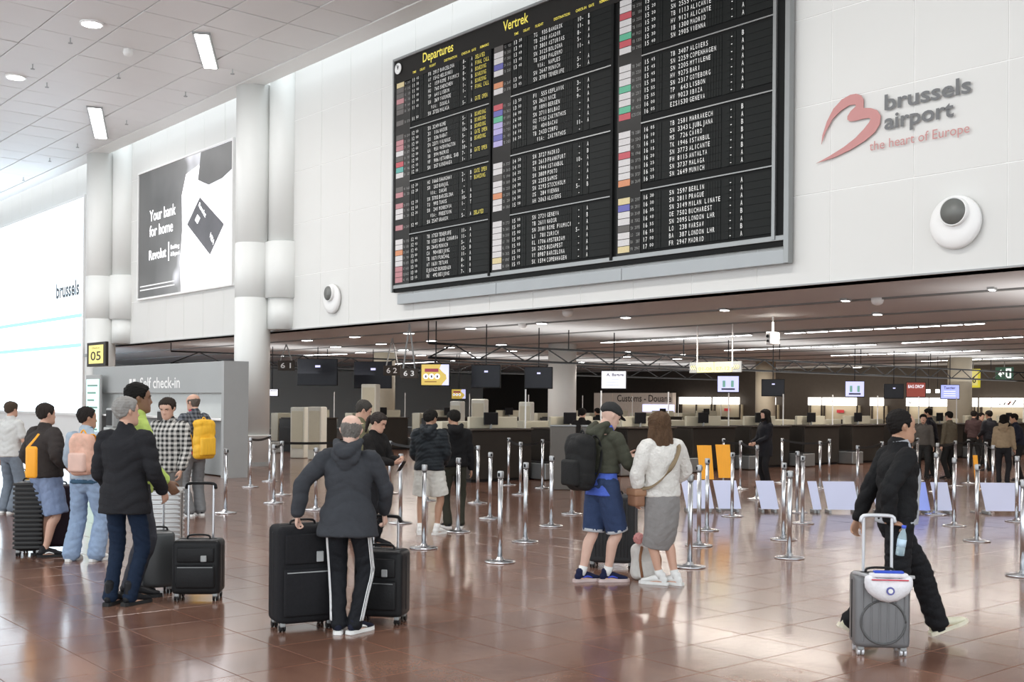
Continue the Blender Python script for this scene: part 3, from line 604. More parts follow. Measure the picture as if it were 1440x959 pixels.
def monitor(px, py, wpx, hpx, kind, label, x=-21.4):
    c = onx(px, py, x+.12); d = (c-CAM).dot(FW); w = wpx*d/F; h = hpx*d/F
    t = thing('hanging_monitor', label, 'monitor', c, radians(35)); t.rotation_euler = (0, 0, radians(38))
    B('housing', -w/2-.02, w/2+.02, 0, .08, -h/2-.03, h/2+.02, M_mbody, t, .01)
    bm = bmesh.new(); cyl(bm, (0, .05, h/2), (0, .05, 3.65-c.z), .015, seg=8); link('hanger_tube', mesh_of(bm), M_mbody, t)
    if kind == 'dark':
        B('screen', -w/2, w/2, -.004, 0, -h/2, h/2, mat('screen_off', (.03, .032, .04), .25), t)
        B('caption', -w*.05, w*.08, -.007, -.004, h*.18, h*.26, mat('caption_blue', (.5, .5, .8), .5, emit=.7), t); return t
    colr = {'yellow': (.50, .36, .07), 'white': (.66, .70, 1.), 'tools': (.62, .64, 1.), 'red': (.23, .035, .02), 'blue': (.40, .45, .95)}[kind]
    B('screen', -w/2, w/2, -.004, 0, -h/2, h/2, mat('screen_'+kind, colr, .3, emit=.42 if kind != 'red' else .4, var=.04), t)
    K = mat('screen_ink', (.08, .08, .14), .5); Wt = mat('screen_white', (.9, .9, 1.), .5, emit=.45)
    if kind == 'yellow':
        bm = bmesh.new(); prism(bm, [(w*.22, h*.5), (w*.16, h*.3), (w*.26, h*.15), (w*.40, -.0), (w*.42, -h*.2), (w*.30, -h*.38), (w*.24, -h*.5), (w*.5, -h*.5), (w*.5, h*.5)], -.008, -.004); link('pale_area', mesh_of(bm), mat('screen_lilac', (.6, .6, .95), .4, emit=.4), t)
        B('headline_bar', -w*.38, w*.12, -.01, -.004, h*.14, h*.30, mat('screen_maroon', (.25, .03, .06), .5, emit=.3), t, .004)
        for k in (-1, 0, 1):
            bm = bmesh.new(); lathe(bm, [(h*.13, 0), (h*.13, .004)], 24); bmesh.ops.rotate(bm, verts=bm.verts, matrix=Matrix.Rotation(pi/2, 3, 'X')); link('round_icon', mesh_of(bm), Wt, t, (-w*.13+k*w*.21, -.006, -h*.08))
            B('icon_mark', -w*.13+k*w*.21-.02, -w*.13+k*w*.21+.02, -.014, -.01, -h*.14, -h*.02, K, t)
        B('text_line', -w*.38, w*.05, -.01, -.004, -h*.36, -h*.31, mat('screen_brown', (.3, .15, .03), .5, emit=.2), t)
    elif kind == 'tools':
        for k in (-1, 1): B('pictogram', k*w*.2-.04, k*w*.2+.04, -.01, -.004, -h*.2, h*.22, mat('screen_green', (.2, .42, .35), .5, emit=.3), t, .01)
        B('caption', -w*.32, w*.32, -.01, -.004, -h*.38, -h*.27, K, t)
    elif kind == 'red': sign_text('lettering', 'BAG DROP', -w*.42, w*.42, h*.12, -.008, Wt, t, h*.22, .01)
    elif kind == 'blue':
        sign_text('lettering', 'Tangier', -w*.35, w*.30, h*.20, -.008, K, t, h*.2, .02)
        for k in range(3): B('text_line', -w*.35, w*.3, -.01, -.004, h*(.02-.17*k), h*(.06-.17*k), Wt, t)
    elif kind == 'white':
        sign_text('lettering', 'A. Bagage', -w*.30, w*.42, h*.22, -.008, K, t, h*.16, .02)
        for k in range(3): B('text_line', -w*.35, w*.25, -.01, -.004, h*(.02-.17*k), h*(.05-.17*k), mat('screen_line', (.4, .45, .8), .5, emit=.4), t)
    return t
monitor(612, 527, 40, 29, 'yellow', 'yellow hanging monitor with three round icons')
monitor(683, 529, 40, 30, 'dark', 'dark hanging monitor right of the yellow one')
monitor(757, 531, 38, 28, 'dark', 'dark hanging monitor between the yellow one and the white column')
monitor(863, 534, 34, 24, 'white', 'pale blue hanging monitor above the capped man')
monitor(1024, 540, 29, 22, 'tools', 'lilac hanging monitor below the yellow direction sign')
monitor(1087, 545, 30, 22, 'dark', 'dark hanging monitor above the bearded dark-clad person')
monitor(1202, 547, 25, 21, 'tools', 'lilac hanging monitor left of the walking man')
monitor(1257, 550, 25, 19, 'dark', 'dark hanging monitor just above the walking man')
monitor(1288, 548, 25, 20, 'red', 'rust-red hanging monitor reading BAG DROP')
monitor(1336, 551, 24, 19, 'blue', 'blue hanging monitor nearest the 06 sign')
monitor(446, 523, 58, 36, 'dark', 'large dark hanging screen right of the 61 sign', -35)
monitor(524, 527, 54, 36, 'dark', 'large dark hanging screen left of the 62 sign', -35)
monitor(382, 552, 18, 9, 'white', 'small white hanging monitor at the right edge of the nearer column', -36)
monitor(645, 554, 20, 13, 'yellow', 'small yellow hanging monitor far behind the nearer island', -36)
for px, py, s_, x, l in ((402, 514, '6 1', -34, 'leftmost dark number sign with white digits beside the nearer column'), (551, 521, '6 2', -28, 'middle dark number sign with white digits left of the yellow monitor'), (575, 525, '6 3', -22.5, 'dark number sign with white digits touching the yellow monitor')):
    c = onx(px, py, x); d = (c-CAM).dot(FW); w = 17*d/F
    t = thing('number_sign', l, 'sign', c, radians(38)); B('sign_plate', -w*.75, w*.75, 0, .05, -w*.42, w*.42, M_brown, t, .01)
    sign_text('numerals', s_, -w*.45, w*.45, -w*.2, -.006, M_white, t, w*.42, .015)
    bm = bmesh.new(); cyl(bm, (-w*.5, .02, w*.4), (0, .02, 3.64-c.z), .02, seg=6); cyl(bm, (w*.5, .02, w*.4), (0, .02, 3.64-c.z), .02, seg=6); link('hanger', mesh_of(bm), M_greyp, t)

# yellow direction sign hung by two rods
p = ground(981, 458, 3.62); q = ony(1030, 500, p.y); w = q.x-p.x; zc = ony(1004, 516.5, p.y).z
t = thing('direction_sign', 'yellow direction sign with chevrons hung on two white rods', 'sign', (p.x, p.y, 0))
for x in (0, w):
    bm = bmesh.new(); cyl(bm, (x, 0, zc), (x, 0, 3.64), .018, seg=8); link('rod', mesh_of(bm), M_white, t)
B('sign_backing', -.25, w+.25, .0, .05, zc-.13, zc+.13, M_kw, t, .01)
for i in range(2):
    B('yellow_panel', i*w/2+.01, (i+1)*w/2-.01, -.02, 0, zc-.115, zc+.115, mat('sign_yellow_pale', (.86, .78, .36), .4, emit=.18, var=.02), t)
    sign_text('numerals', ['01-06', '07-12'][i], i*w/2+.06, (i+1)*w/2-.06, zc-.07, -.024, mat('sign_olive', (.30, .27, .10), .5), t, .08)
for sgn, x0 in ((-1, -.04), (1, w+.04)):
    for k in range(3):
        bm = bmesh.new(); x = x0+sgn*k*.06
        cyl(bm, (x, -.01, zc+.05), (x+sgn*.04, -.01, zc), .008, seg=6); cyl(bm, (x+sgn*.04, -.01, zc), (x, -.01, zc-.05), .008, seg=6); link('chevron', mesh_of(bm), mat('sign_yellow_pale', (1, 1, 1)), t)
c = atdepth(1368, 532, 47)
s = face_sign(c.x, c.y, c.z, .62, .78, 'bright yellow 06 sign half hidden by the tan column', '06', None, 'number_sign', mat('sign_yellow_edge', (.85, .75, .05), .4, emit=.2))
bm = bmesh.new(); cyl(bm, (0, .02, .38), (0, .02, 3.64-c.z), .02, seg=8); link('hanger', mesh_of(bm), M_greyp, s)
c = atdepth(1412, 525, 47); t = thing('exit_sign', 'green exit direction sign with white arrow at far right', 'sign', c)
B('sign_box', -.38, .38, 0, .06, -.26, .26, mat('exit_green', (.04, .10, .07), .4, emit=.3), t, .01)
bm = bmesh.new(); prism(bm, [(-.28, 0), (-.12, .16), (-.12, .05), (.0, .05), (.0, -.05), (-.12, -.05), (-.12, -.16)], -.012, 0); link('arrow', mesh_of(bm), mat('exit_pale', (.8, .85, .8), .4, emit=.7), t)
bm = bmesh.new(); cyl(bm, (0, .02, .25), (0, .02, 3.64-c.z), .02, seg=8); link('hanger', mesh_of(bm), M_greyp, t)
B('door_symbol', .08, .30, -.012, 0, -.2, .2, mat('exit_pale', (1, 1, 1)), t); B('running_mark', .14, .24, -.016, -.012, -.14, .12, mat('exit_green', (1, 1, 1)), t)
for k, x in enumerate((1305, 1318)):
    c = atdepth(x, 550, 43); t = thing('small_lit_sign', ['left', 'right'][k]+' one of two tiny lit signs beside the BAG DROP monitor', 'sign', c); B('lit_face', -.08, .08, 0, .04, -.07, .07, M_sign, t, .01)
    bm = bmesh.new(); cyl(bm, (0, .02, .07), (0, .02, 3.64-c.z), .01, seg=6); link('hanger', mesh_of(bm), M_black, t)

# check-in desks
def make_desk(label, num):
    t = thing('check_in_desk', label, 'desk', (0, 0, 0))
    B('front_panel', 0, .06, -.86, .86, 0.06, 1.12, M_dark, t, .01); B('plinth', -.9, .02, -.84, .84, 0, .07, M_black, t)
    B('worktop', -.75, .12, -.88, .88, 1.12, 1.16, M_brown, t, .01)
    B('side_panel', -.9, 0, .80, .86, .06, 1.12, M_dark, t, .01); B('side_panel', -.9, 0, -.86, -.80, .06, 1.12, M_dark, t, .01)
    B('upper_screen', -.5, -.42, -.55, .85, 1.16, 1.42, M_cream, t, .015, 2)
    B('rear_cabinet', -1.6, -1.1, -.8, .3, .0, 1.3, M_cream, t, .02, 2)
    m_ = B('monitor', -.3, -.26, -.25, .15, 1.24, 1.52, M_mbody, t, .01); B('monitor_stand', -.3, -.26, -.07, -.03, 1.15, 1.26, M_greyp, t)
    bm = bmesh.new(); cyl(bm, (-.2, .9, .0), (-.2, .9, 2.05), .018, seg=8); link('post', mesh_of(bm), M_white, t)
    pl = B('number_plate', -.17, -.15, .80, 1.0, .92, 1.14, mat('plate_pale', (.55, .55, .52), .5), t)
    B('conveyor', -1.1, .5, .90, 1.45, .02, .38, M_frame, t, .02, 2); B('belt_surface', -1.1, .45, .95, 1.40, .38, .40, M_black, t)
    return t
desk = make_desk('nearest check-in desk of the dark desk row beneath the board', '13')
ndk = 13
for i in range(ndk):
    o = desk if i == 0 else copy_tree(desk)
    o.location = (-19.2, 1.2+2.42*i, 0); o['group'] = 'dark check-in desks of the nearer island'
    if i: o['label'] = ORD[i]+' dark check-in desk from the wall line in the nearer island'
for i in range(9):
    o = copy_tree(desk); o.location = (-33.8, 2.0+3.0*i, 0); o['group'] = 'dark check-in desks of the farther island'
    o['label'] = ORD[i]+' dark check-in desk from the column in the farther island'
for k, (px, py, w_, h_, x) in enumerate(((418, 585, 21, 25, -30), (442, 586, 20, 28, -29), (518, 562, 22, 44, -33), (640, 575, 16, 22, -24), (672, 571, 20, 20, -25), (738, 575, 18, 20, -24))):
    c = onx(px, py, x); d = (c-CAM).dot(FW); w = w_*d/F; z1 = c.z+h_*d/F/2
    t = thing('equipment_cabinet', ORD[k]+' tall off-white cabinet from the left behind the check-in desks', 'cabinet', (c.x, c.y, 0), radians(38), 'off-white cabinets behind the desks')
    B('cabinet_body', -w/2, w/2, 0, .5, 0, z1, mat('cabinet_white', (.66, .65, .58), .5), t, .04, 3); B('door_panel', -w*.4, w*.4, -.012, 0, .3, z1-.12, M_cream, t, .01)
# low wall of dark screens at the island base toward the white column
for k, (px, w_) in enumerate(((792, 36), (838, 40))):
    c = atdepth(px, 640, 22.5); t = thing('dark_partition', ['upright dark cabinet left of the capped man', 'dark partition behind the capped man'][k], 'partition', (c.x, c.y, 0), YAW)
    w = w_*22.5/F; B('partition_body', -w/2, w/2, 0, .4, 0, 1.28, mat('taupe_panel', (.10, .088, .075), .35), t, .015); B('top_trim', -w/2, w/2, -.01, .42, 1.28, 1.30, M_frame, t)

# ------------------------------------------------------------------ queue posts, belts and panels added for blurred screen and sign glow
def make_post():
    t = thing('queue_post', 'chrome queue post', 'queue post')
    bm = bmesh.new(); lathe(bm, [(.165, 0), (.17, .008), (.165, .016), (.10, .026), (.045, .034), (.034, .06)], 32); link('base', mesh_of(bm, True), M_chrome, t)
    bm = bmesh.new(); lathe(bm, [(.027, .05), (.027, .93)], 16); link('post', mesh_of(bm, True), M_chrome, t)
    bm = bmesh.new(); lathe(bm, [(.034, .925), (.036, .935), (.036, .985), (.030, 1.0)], 16); link('belt_head', mesh_of(bm, True), mat('post_head_grey', (.42, .43, .44), .35, .5), t)
    B('belt_slot', -.04, .04, -.012, .012, .94, .98, M_black, t)
    return t
posts = [(703, 792.6), (596, 773), (738.6, 764), (563, 737.7), (644, 750), (671.6, 709.5), (689, 731.5), (548, 696), (731.6, 697.5), (385, 709.5), (444, 719), (970, 799.6), (982.6, 769.5), (1110, 787), (1101.7, 761), (994, 747.6),
         (1029.4, 728), (1128.5, 738), (775, 742), (804, 725), (762.5, 688.4), (1315.8, 725.8), (1341.6, 741.5), (1373.6, 763), (1429.7, 735.5), (1438, 812), (1120.7, 722.5), (317, 723.6), (352, 687), (1099.5, 681), (1153, 690), (1166, 683),
         (1205.6, 703), (1318, 694), (1361.5, 682), (1290, 678), (1396, 700), (1041, 690), (1064, 704), (1017, 683), (600, 706), (620, 690), (379, 679), (396, 698), (1240, 690), (1386, 690), (1343, 686), (715, 684), (788, 684), (540, 684)]
posts.sort(key=lambda p: -p[1]); proto = make_post(); band = {}; PP = []
for k, (x, y) in enumerate(posts):
    g = ground(x, y-2); b_ = 'nearest' if y > 755 else 'second' if y > 720 else 'third' if y > 692 else 'farthest'
    o = proto if k == 0 else copy_tree(proto); o.location = (g.x, g.y, 0); o.rotation_euler = (0, 0, random.uniform(0, 3)); band.setdefault(b_, []).append((x, o)); PP.append((x, y, g))
for b_, l in band.items():
    l.sort(key=lambda a: a[0])
    for k, (x, o) in enumerate(l):
        o['label'] = 'chrome queue post, %s from the left in the %s band of posts' % (ORD[k], b_); o['group'] = 'chrome queue posts'
def belt(a, b, label):
    a, b = PP[a][2], PP[b][2]; d = b-a; L_ = d.length; t = bpy.data.objects
    bm = bmesh.new(); n = 8; vs = []
    for i in range(n+1):
        u = i/n; s = .035*4*u*(1-u); x = .04+(L_-.08)*u; vs.append([bm.verts.new((x, y, z-s)) for y, z in ((-.002, .935), (.002, .935), (.002, .982), (-.002, .982))])
    for p_, q_ in zip(vs, vs[1:]):
        for i in range(4): bm.faces.new((p_[i], p_[(i+1) % 4], q_[(i+1) % 4], q_[i]))
    tag(link('queue_belt', mesh_of(bm), M_black, None, (a.x, a.y, 0), (0, 0, atan2(d.y, d.x))), label, 'belt', 'black belts between the queue posts')
far = sorted([i for i, p in enumerate(PP) if p[1] < 712], key=lambda i: PP[i][0]); nb = 0
for a, b in zip(far, far[1:]):
    L_ = (PP[a][2]-PP[b][2]).length
    if .6 < L_ < 3.4: belt(a, b, ORD[nb]+' black belt from the left among the far queue posts'); nb += 1
M_lil = mat('lilac_screen_glow', (.62, .66, .86), .45, emit=.10, var=.06, scale=2); M_oran = mat('orange_ghost', (.85, .36, .02), .5, emit=.08, var=.12, scale=4, stretch=(8, 1, 1))
def glow_ghost(px0, px1, label, mm=None):  # made-up panels in place of blurred screen glow, slightly emissive
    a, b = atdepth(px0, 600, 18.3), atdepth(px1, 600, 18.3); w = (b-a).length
    t = thing('glow_ghost_panel', label, 'glow_ghost', (a.x, a.y, 0), YAW, 'low lilac-white panels added for screen glow')
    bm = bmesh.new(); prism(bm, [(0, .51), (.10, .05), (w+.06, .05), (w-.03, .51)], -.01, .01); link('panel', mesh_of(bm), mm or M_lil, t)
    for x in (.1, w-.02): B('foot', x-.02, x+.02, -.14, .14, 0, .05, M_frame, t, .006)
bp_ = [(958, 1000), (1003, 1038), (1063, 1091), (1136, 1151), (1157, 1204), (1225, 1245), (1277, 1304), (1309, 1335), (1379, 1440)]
for k, (a, b) in enumerate(bp_): glow_ghost(a, b, ORD[k]+' made-up lilac-white panel from the left, standing in for blurred screen glow', mat('blue_screen_glow', (.30, .38, .85), .45, emit=.15) if k == 6 else None)
def sign_ghost(px0, px1, y0, y1, d, label):  # made-up orange sheets standing in for the blurred ghosts of yellow signs
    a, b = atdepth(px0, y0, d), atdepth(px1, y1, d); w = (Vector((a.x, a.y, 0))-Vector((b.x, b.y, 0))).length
    t = thing('orange_ghost', label, 'sign_ghost', (a.x, a.y, 0), YAW)
    bm = bmesh.new(); prism(bm, [(0, a.z), (.06, b.z), (w, b.z), (w-.05, a.z)], -.01, .01); link('ghost_sheet', mesh_of(bm), M_oran, t)
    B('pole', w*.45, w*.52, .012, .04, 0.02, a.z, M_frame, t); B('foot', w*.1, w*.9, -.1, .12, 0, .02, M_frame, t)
sign_ghost(980, 1004, 626, 674, 18.7, 'left made-up orange sheet for a blurred sign, standing right of the white-sweater woman'); sign_ghost(1006, 1030, 625, 672, 18.7, 'right made-up orange sheet for a blurred sign, standing right of the white-sweater woman')
sign_ghost(1368, 1378, 640, 690, 18.5, 'slim made-up orange sheet for a blurred sign, right of the walking man')

# ------------------------------------------------------------------ people
SK = {'light': (.62, .37, .27), 'tan': (.46, .26, .17), 'pale': (.66, .43, .34), 'brown': (.24, .13, .08)}
def skin(k): return mat('skin_'+k, SK[k], .5, var=.10, scale=14)
def cloth(name, col, rough=.85, var=.14, scale=18, bump=.25, bscale=90, **k): return mat('cloth_'+name, col, rough, 0, var, scale, bump, bscale, **k)
def ik(a, b, l1, l2, pole):
    d = b-a; L_ = min(d.length, (l1+l2)*.999); dn = d.normalized(); b = a+dn*L_
    x = (l1*l1-l2*l2+L_*L_)/(2*L_); h = sqrt(max(0, l1*l1-x*x)); p = Vector(pole); p = (p-dn*p.dot(dn))
    if p.length < 1e-4: p = Vector((0, 0, 1))
    return a+dn*x+p.normalized()*h, b
# head surface: (t from chin to crown, front y, back y, half width)
HS = 1.05
HP = [(0, .052, -.002, .014), (.05, .078, -.018, .036), (.12, .086, -.034, .050), (.20, .085, -.048, .057), (.30, .082, -.066, .063), (.40, .081, -.082, .069), (.50, .080, -.094, .074),
      (.60, .086, -.101, .077), (.72, .082, -.103, .077), (.82, .066, -.096, .070), (.90, .044, -.080, .057), (.96, .016, -.056, .038), (1.0, -.014, -.028, .006)]
HT = np.array(HP)
def headpt(t, th, s=1., off=0.):
    """th = 0 at the face, pi at the back of the head"""
    fr, bk, w = (np.interp(t, HT[:, 0], HT[:, i]) for i in (1, 2, 3)); cy = (fr+bk)/2; ry = (fr-bk)/2
    c, s_ = cos(th), sin(th); e = .86
    x = w*math.copysign(abs(s_)**e, s_); y = cy+ry*math.copysign(abs(c)**e, c); z = t*.238
    if c > .3:
        nx = math.exp(-(x/.0105)**2); prof = np.interp(t, [.28, .335, .37, .42, .54, .60], [0, .013, .027, .018, .006, 0]); y += nx*prof*1.15
        y += .007*math.exp(-(x/.022)**2)*(math.exp(-((t-.245)/.018)**2)+.9*math.exp(-((t-.19)/.018)**2)) - .004*math.exp(-(x/.03)**2)*math.exp(-((t-.218)/.009)**2)
        y -= .013*math.exp(-((abs(x)-.031)/.014)**2)*math.exp(-((t-.50)/.035)**2); y += .004*math.exp(-((abs(x)-.03)/.02)**2)*math.exp(-((t-.575)/.022)**2)
        y += .006*math.exp(-(x/.02)**2)*math.exp(-((t-.07)/.05)**2)
    if off:
        n = Vector((x/max(w, .01), (y-cy)/max(ry, .01), (t-.55)*1.6)).normalized(); x += n.x*off; y += n.y*off; z += n.z*off
    return Vector((x*s, y*s, z*s))
def head_grid(bm, M, s=1., offf=None, nt=34, nth=44):
    rings = []
    for i in range(nt+1):
        u = i/nt; t = .5-.5*cos(pi*u); t = .65*u+.35*t
        rings.append([bm.verts.new(M @ headpt(t, 2*pi*k/nth, s, offf(t, 2*pi*k/nth) if offf else 0)) for k in range(nth)])
    for a, b in zip(rings, rings[1:]):
        for k in range(nth): bm.faces.new((a[k], a[(k+1) % nth], b[(k+1) % nth], b[k]))
    bm.faces.new(rings[0][::-1]); bm.faces.new(rings[-1])
def sst(x, a, b): x = min(1, max(0, (x-a)/(b-a))); return x*x*(3-2*x)
def hairline(th, style):
    a = abs((th+pi) % (2*pi)-pi)/pi      # 0 front .. 1 back
    f = {'short': (.80, .58, .26), 'receding': (.92, .58, .24), 'fringe': (1.3, .50, .16), 'cap': (.70, .60, .50), 'long': (.80, .30, -.2), 'hood': (.6, .1, -.2)}[style]
    return np.interp(a, [0, .22, .34, .40, .50, .62, 1], [f[0], f[0]-.02, f[0]-.12, (f[1]+f[2])/2+.06, f[1], f[2]+.12, f[2]])
def hand(bm, w, d, palm, side, s, curl=.5, spread=.1, thumb=.6):
    """w wrist, d finger direction, palm = normal the fingers close toward, side = direction of the thumb"""
    d = d.normalized(); palm = (palm-d*palm.dot(d)).normalized(); sd = d.cross(palm); sd = sd if sd.dot(side) > 0 else -sd
    loft(bm, [w-d*.03*s, w+d*.01*s, w+d*.05*s, w+d*.085*s], [(.024*s, .017*s), (.027*s, .016*s), (.038*s, .0145*s), (.040*s, .012*s)], side=sd, seg=12, n=2)
    for k, (o, L_) in enumerate(((.030, .072), (.010, .080), (-.010, .075), (-.029, .058))):
        p = w+d*.082*s+sd*o*s; q = [p-d*.02*s, p]; a = 0
        for j, f in enumerate((.45, .32, .23)):
            a += curl*(.75 if j == 0 else 1.0); dd = (d*cos(a)+palm*sin(a)+sd*o*3*spread).normalized(); p = p+dd*L_*f*s; q.append(p)
        loft(bm, q, [.0098*s, .0098*s, .009*s, .0083*s, .0068*s], side=sd, seg=8, n=2)
    p = w+d*.018*s+sd*.022*s; q = [p-sd*.01*s]; a = thumb
    for L_, b in ((.04, 0), (.032, .35), (.026, .35)):
        a -= b; dd = (d*cos(a)+sd*sin(a)+palm*.45).normalized(); p = p+dd*L_*s; q.append(p)
    loft(bm, q, [.015*s, .0125*s, .0105*s, .008*s], side=palm, seg=8, n=2)
def person(label, px, py, face, H, pose=None, sk='light', hair='short', haircol=(.03, .02, .015), top=None, bottom=None, shoes=None, head=(0, 0, 0), lean=0., vox=.010, detail=False, group=None, at=None, facehair=None, brim=False):
    """px,py: where the feet stand in the photograph; face: degrees clockwise from looking away"""
    pose = pose or {}; g = at or ground(px, py); s = H/1.75
    root = thing('person', label, 'person', (g.x, g.y, 0), YAW-radians(face), group)
    V_ = lambda t: Vector(t)
    la = radians(lean); pel = V_((0, 0, .93))*s+V_(pose.get('pel', (0, 0, 0)))
    def sp(h, y=0.): return pel+V_((0, sin(la)*h+y*cos(la), cos(la)*h-y*sin(la)))*s      # up the spine from the pelvis
    neck, headb = sp(.56, -.012), sp(.585, .012)
    ft = {}
    for sg, nm in ((1, 'R'), (-1, 'L')):
        f = pose.get('foot'+nm, (sg*.10, 0, 0, sg*12, 0))       # x, y, z, toe yaw, pitch
        toe = Matrix.Rotation(radians(-f[3]), 3, 'Z') @ Matrix.Rotation(radians(f[4]), 3, 'X'); base = V_(f[:3])*s
        ank = base+toe @ (V_((0, -.035, .085))*s); hip = pel+V_((sg*.088, 0, -.02))*s
        kn, ank2 = ik(hip, ank, .43*s, .42*s, toe @ V_((0, 1, 0))+V_((sg*.1, 0, 0)))
        ft[nm] = (hip, kn, ank2, toe, base+(ank2-ank))
    ar = {}
    for sg, nm in ((1, 'R'), (-1, 'L')):
        sh = sp(.475, -.005)+V_((sg*.178*s, 0, 0)); hd = pose.get('hand'+nm)
        wr = V_(hd)*s if hd else V_((sg*.27, .03, .83))*s+V_((0, sin(la)*.3, 0))*s
        el, wr = ik(sh, wr, .29*s, .255*s, V_(pose.get('el'+nm, (sg*.5, -1, -.3))))
        ar[nm] = (sh, el, wr)
    # one continuous body
    bm = bmesh.new(); X = (1, 0, 0)
    loft(bm, [sp(-.10), sp(0), sp(.12), sp(.27), sp(.40), sp(.48), sp(.53)], [(.10*s, .09*s), (.158*s, .112*s), (.138*s, .098*s), (.158*s, .112*s), (.172*s, .112*s), (.15*s, .085*s), (.07*s, .06*s)], X, 20)
    loft(bm, [sp(.50, -.01), neck, sp(.63, .012)], [(.072*s, .068*s), (.058*s, .06*s), (.052*s, .056*s)], X, 16)
    cov = (bottom or {'kind': 'trousers'})['kind']; q0, q1 = (.84, .80) if cov == 'trousers' else (.86, 1.0)
    for sg, nm in ((1, 'R'), (-1, 'L')):
        hip, kn, an, toe, base = ft[nm]; m = (kn+an)/2+(an-kn).normalized()*-.09*s
        bk = (toe @ V_((0, -1, 0)))*(.018 if cov != 'trousers' else .004)*s
        loft(bm, [hip+V_((0, 0, .03))*s, hip.lerp(kn, .35), kn, m+bk, kn.lerp(an, .75), an, an+V_((0, 0, -.03))*s], [.088*q0*s, .078*q0*s, .053*q1*s, .055*q1*s, .040*q1*s, .035*s, .036*s], X, 14)
        loft(bm, [an+toe @ V_((0, -.02, -.04))*s, an+toe @ V_((0, .06, -.055))*s, an+toe @ V_((0, .15, -.065))*s], [(.034*s, .030*s), (.038*s, .024*s), (.036*s, .014*s)], toe @ V_(X), 12)
        sh, el, wr = ar[nm]
        loft(bm, [sp(.46)+V_((sg*.10*s, 0, 0)), sh, sh.lerp(el, .4), el, el.lerp(wr, .3), wr], [.055*s, .056*s, .046*s, .037*s, .038*s, (.026*s, .022*s)], V_((0, 1, 0)), 12)
        hp = pose.get('grip'+nm, {}); d = (V_(hp['d']) if 'd' in hp else (wr-el).normalized()*.8+V_((0, 0, -.3)))
        hand(bm, wr, d, V_(hp.get('palm', (-sg, .3, 0))), V_(hp.get('thumb', (0, 1, 0))), s, hp.get('curl', .42))
    HM = Matrix.Translation(headb) @ Euler((radians(head[1]), radians(head[2]), radians(-head[0])), 'XYZ').to_matrix().to_4x4() @ Matrix.Translation(V_((0, .006, -.02))*s)
    head_grid(bm, HM, s*HS)
    for sg in (1, -1):
        e = lambda x, y, z: HM @ (V_((sg*x, y, z))*s)
        loft(bm, [e(.070, -.004, .100), e(.080, -.012, .118), e(.083, -.016, .138), e(.074, -.008, .150)], [.009*s, .014*s, .015*s, .009*s], V_((0, 1, 0)), 8, 2)
    link('body', remesh(bm, vox*.75 if detail else vox, 2), skin(sk), root)
    if detail:
        for sg in (1, -1):
            c = HM @ (headpt(.505, sg*.40)*HS*s); bm = bmesh.new(); bmesh.ops.create_uvsphere(bm, u_segments=12, v_segments=8, radius=.0125*s)
            e = link('eyeball', mesh_of(bm, True), mat('eye_white', (.75, .72, .70), .2), root, c-(HM.to_3x3() @ V_((0, .006, 0)))*s)
            bm = bmesh.new(); bmesh.ops.create_uvsphere(bm, u_segments=10, v_segments=6, radius=.0068*s)
            link('iris', mesh_of(bm, True), mat('eye_dark', (.02, .012, .01), .1), e, (HM.to_3x3() @ V_((0, .0075, 0)))*s)
            bm = bmesh.new(); q = [HM @ (headpt(.59, sg*a)*1.055*s+V_((0, .002, 0))) for a in (.17, .38, .62)]
            loft(bm, q, [(.004, .003), (.005, .004), (.003, .003)], V_((0, 0, 1)), 6, 2); link('eyebrow', mesh_of(bm, True), mat('hair_%s' % (haircol,), haircol, .7), root)
    # hair or cap
    hm = mat('hair_%s' % (haircol,), haircol, .8, var=.35, scale=30, stretch=(3, 3, .6), bump=1., bscale=75)
    if hair and hair != 'bald':
        th_ = {'short': .013, 'receding': .009, 'fringe': .006, 'cap': .018, 'long': .026, 'ponytail': .018, 'hood': .03}[hair]; st = 'short' if hair == 'ponytail' else hair
        bm = bmesh.new()
        head_grid(bm, HM, s*HS, lambda t, a: -.008+(th_+.008)*sst(t, hairline(a, st)-.02, hairline(a, st)+.05)*((1-sst(t, .62, .74)) if hair == 'fringe' else 1)*(1+.12*sin(a*9+t*11)*(hair != 'cap')))
        hd_ = lambda x, y, z: HM @ (V_((x, y, z))*s)
        if hair == 'long':
            for x0, y0, ln in ((-.062, -.02, .30), (.062, -.02, .30), (0, -.085, .36), (-.045, -.07, .35), (.045, -.07, .35), (.072, .01, .24), (-.072, .01, .24)):
                p = hd_(x0, y0, .16); loft(bm, [p, p+V_((x0*.25, -.02, -.12))*s, p+V_((x0*.35, -.035+la*.0, -ln*.75))*s, p+V_((x0*.2, -.02, -ln))*s], [(.032*s, .028*s), (.045*s, .032*s), (.046*s, .028*s), (.026*s, .016*s)], X, 10)
        if hair == 'ponytail': loft(bm, [hd_(0, -.10, .17), hd_(0, -.145, .14), hd_(0, -.15, .05), hd_(0, -.135, -.06)], [.022*s, .030*s, .026*s, .010*s], X, 10)
        if hair == 'cap' and brim: loft(bm, [hd_(0, .06, .165), hd_(0, .11, .158), hd_(0, .155, .148)], [(.068*s, .010*s), (.062*s, .008*s), (.035*s, .006*s)], HM.to_3x3() @ V_(X), 14)
        link('cap' if hair == 'cap' else 'hair', remesh(bm, max(.0065, vox*.7), 1, 0 if hair == 'cap' else .010, px, 5.5), hm if hair != 'cap' else cloth('cap_dark', (.035, .035, .035)), root)
    if facehair:
        bm = bmesh.new(); head_grid(bm, HM, s*HS, lambda t, a: -.008+.014*(1-sst(t, .24, .30))*sst(-abs((a+pi) % (2*pi)-pi), -1.75, -1.4)); link('beard', remesh(bm, .008, 1), hm, root)
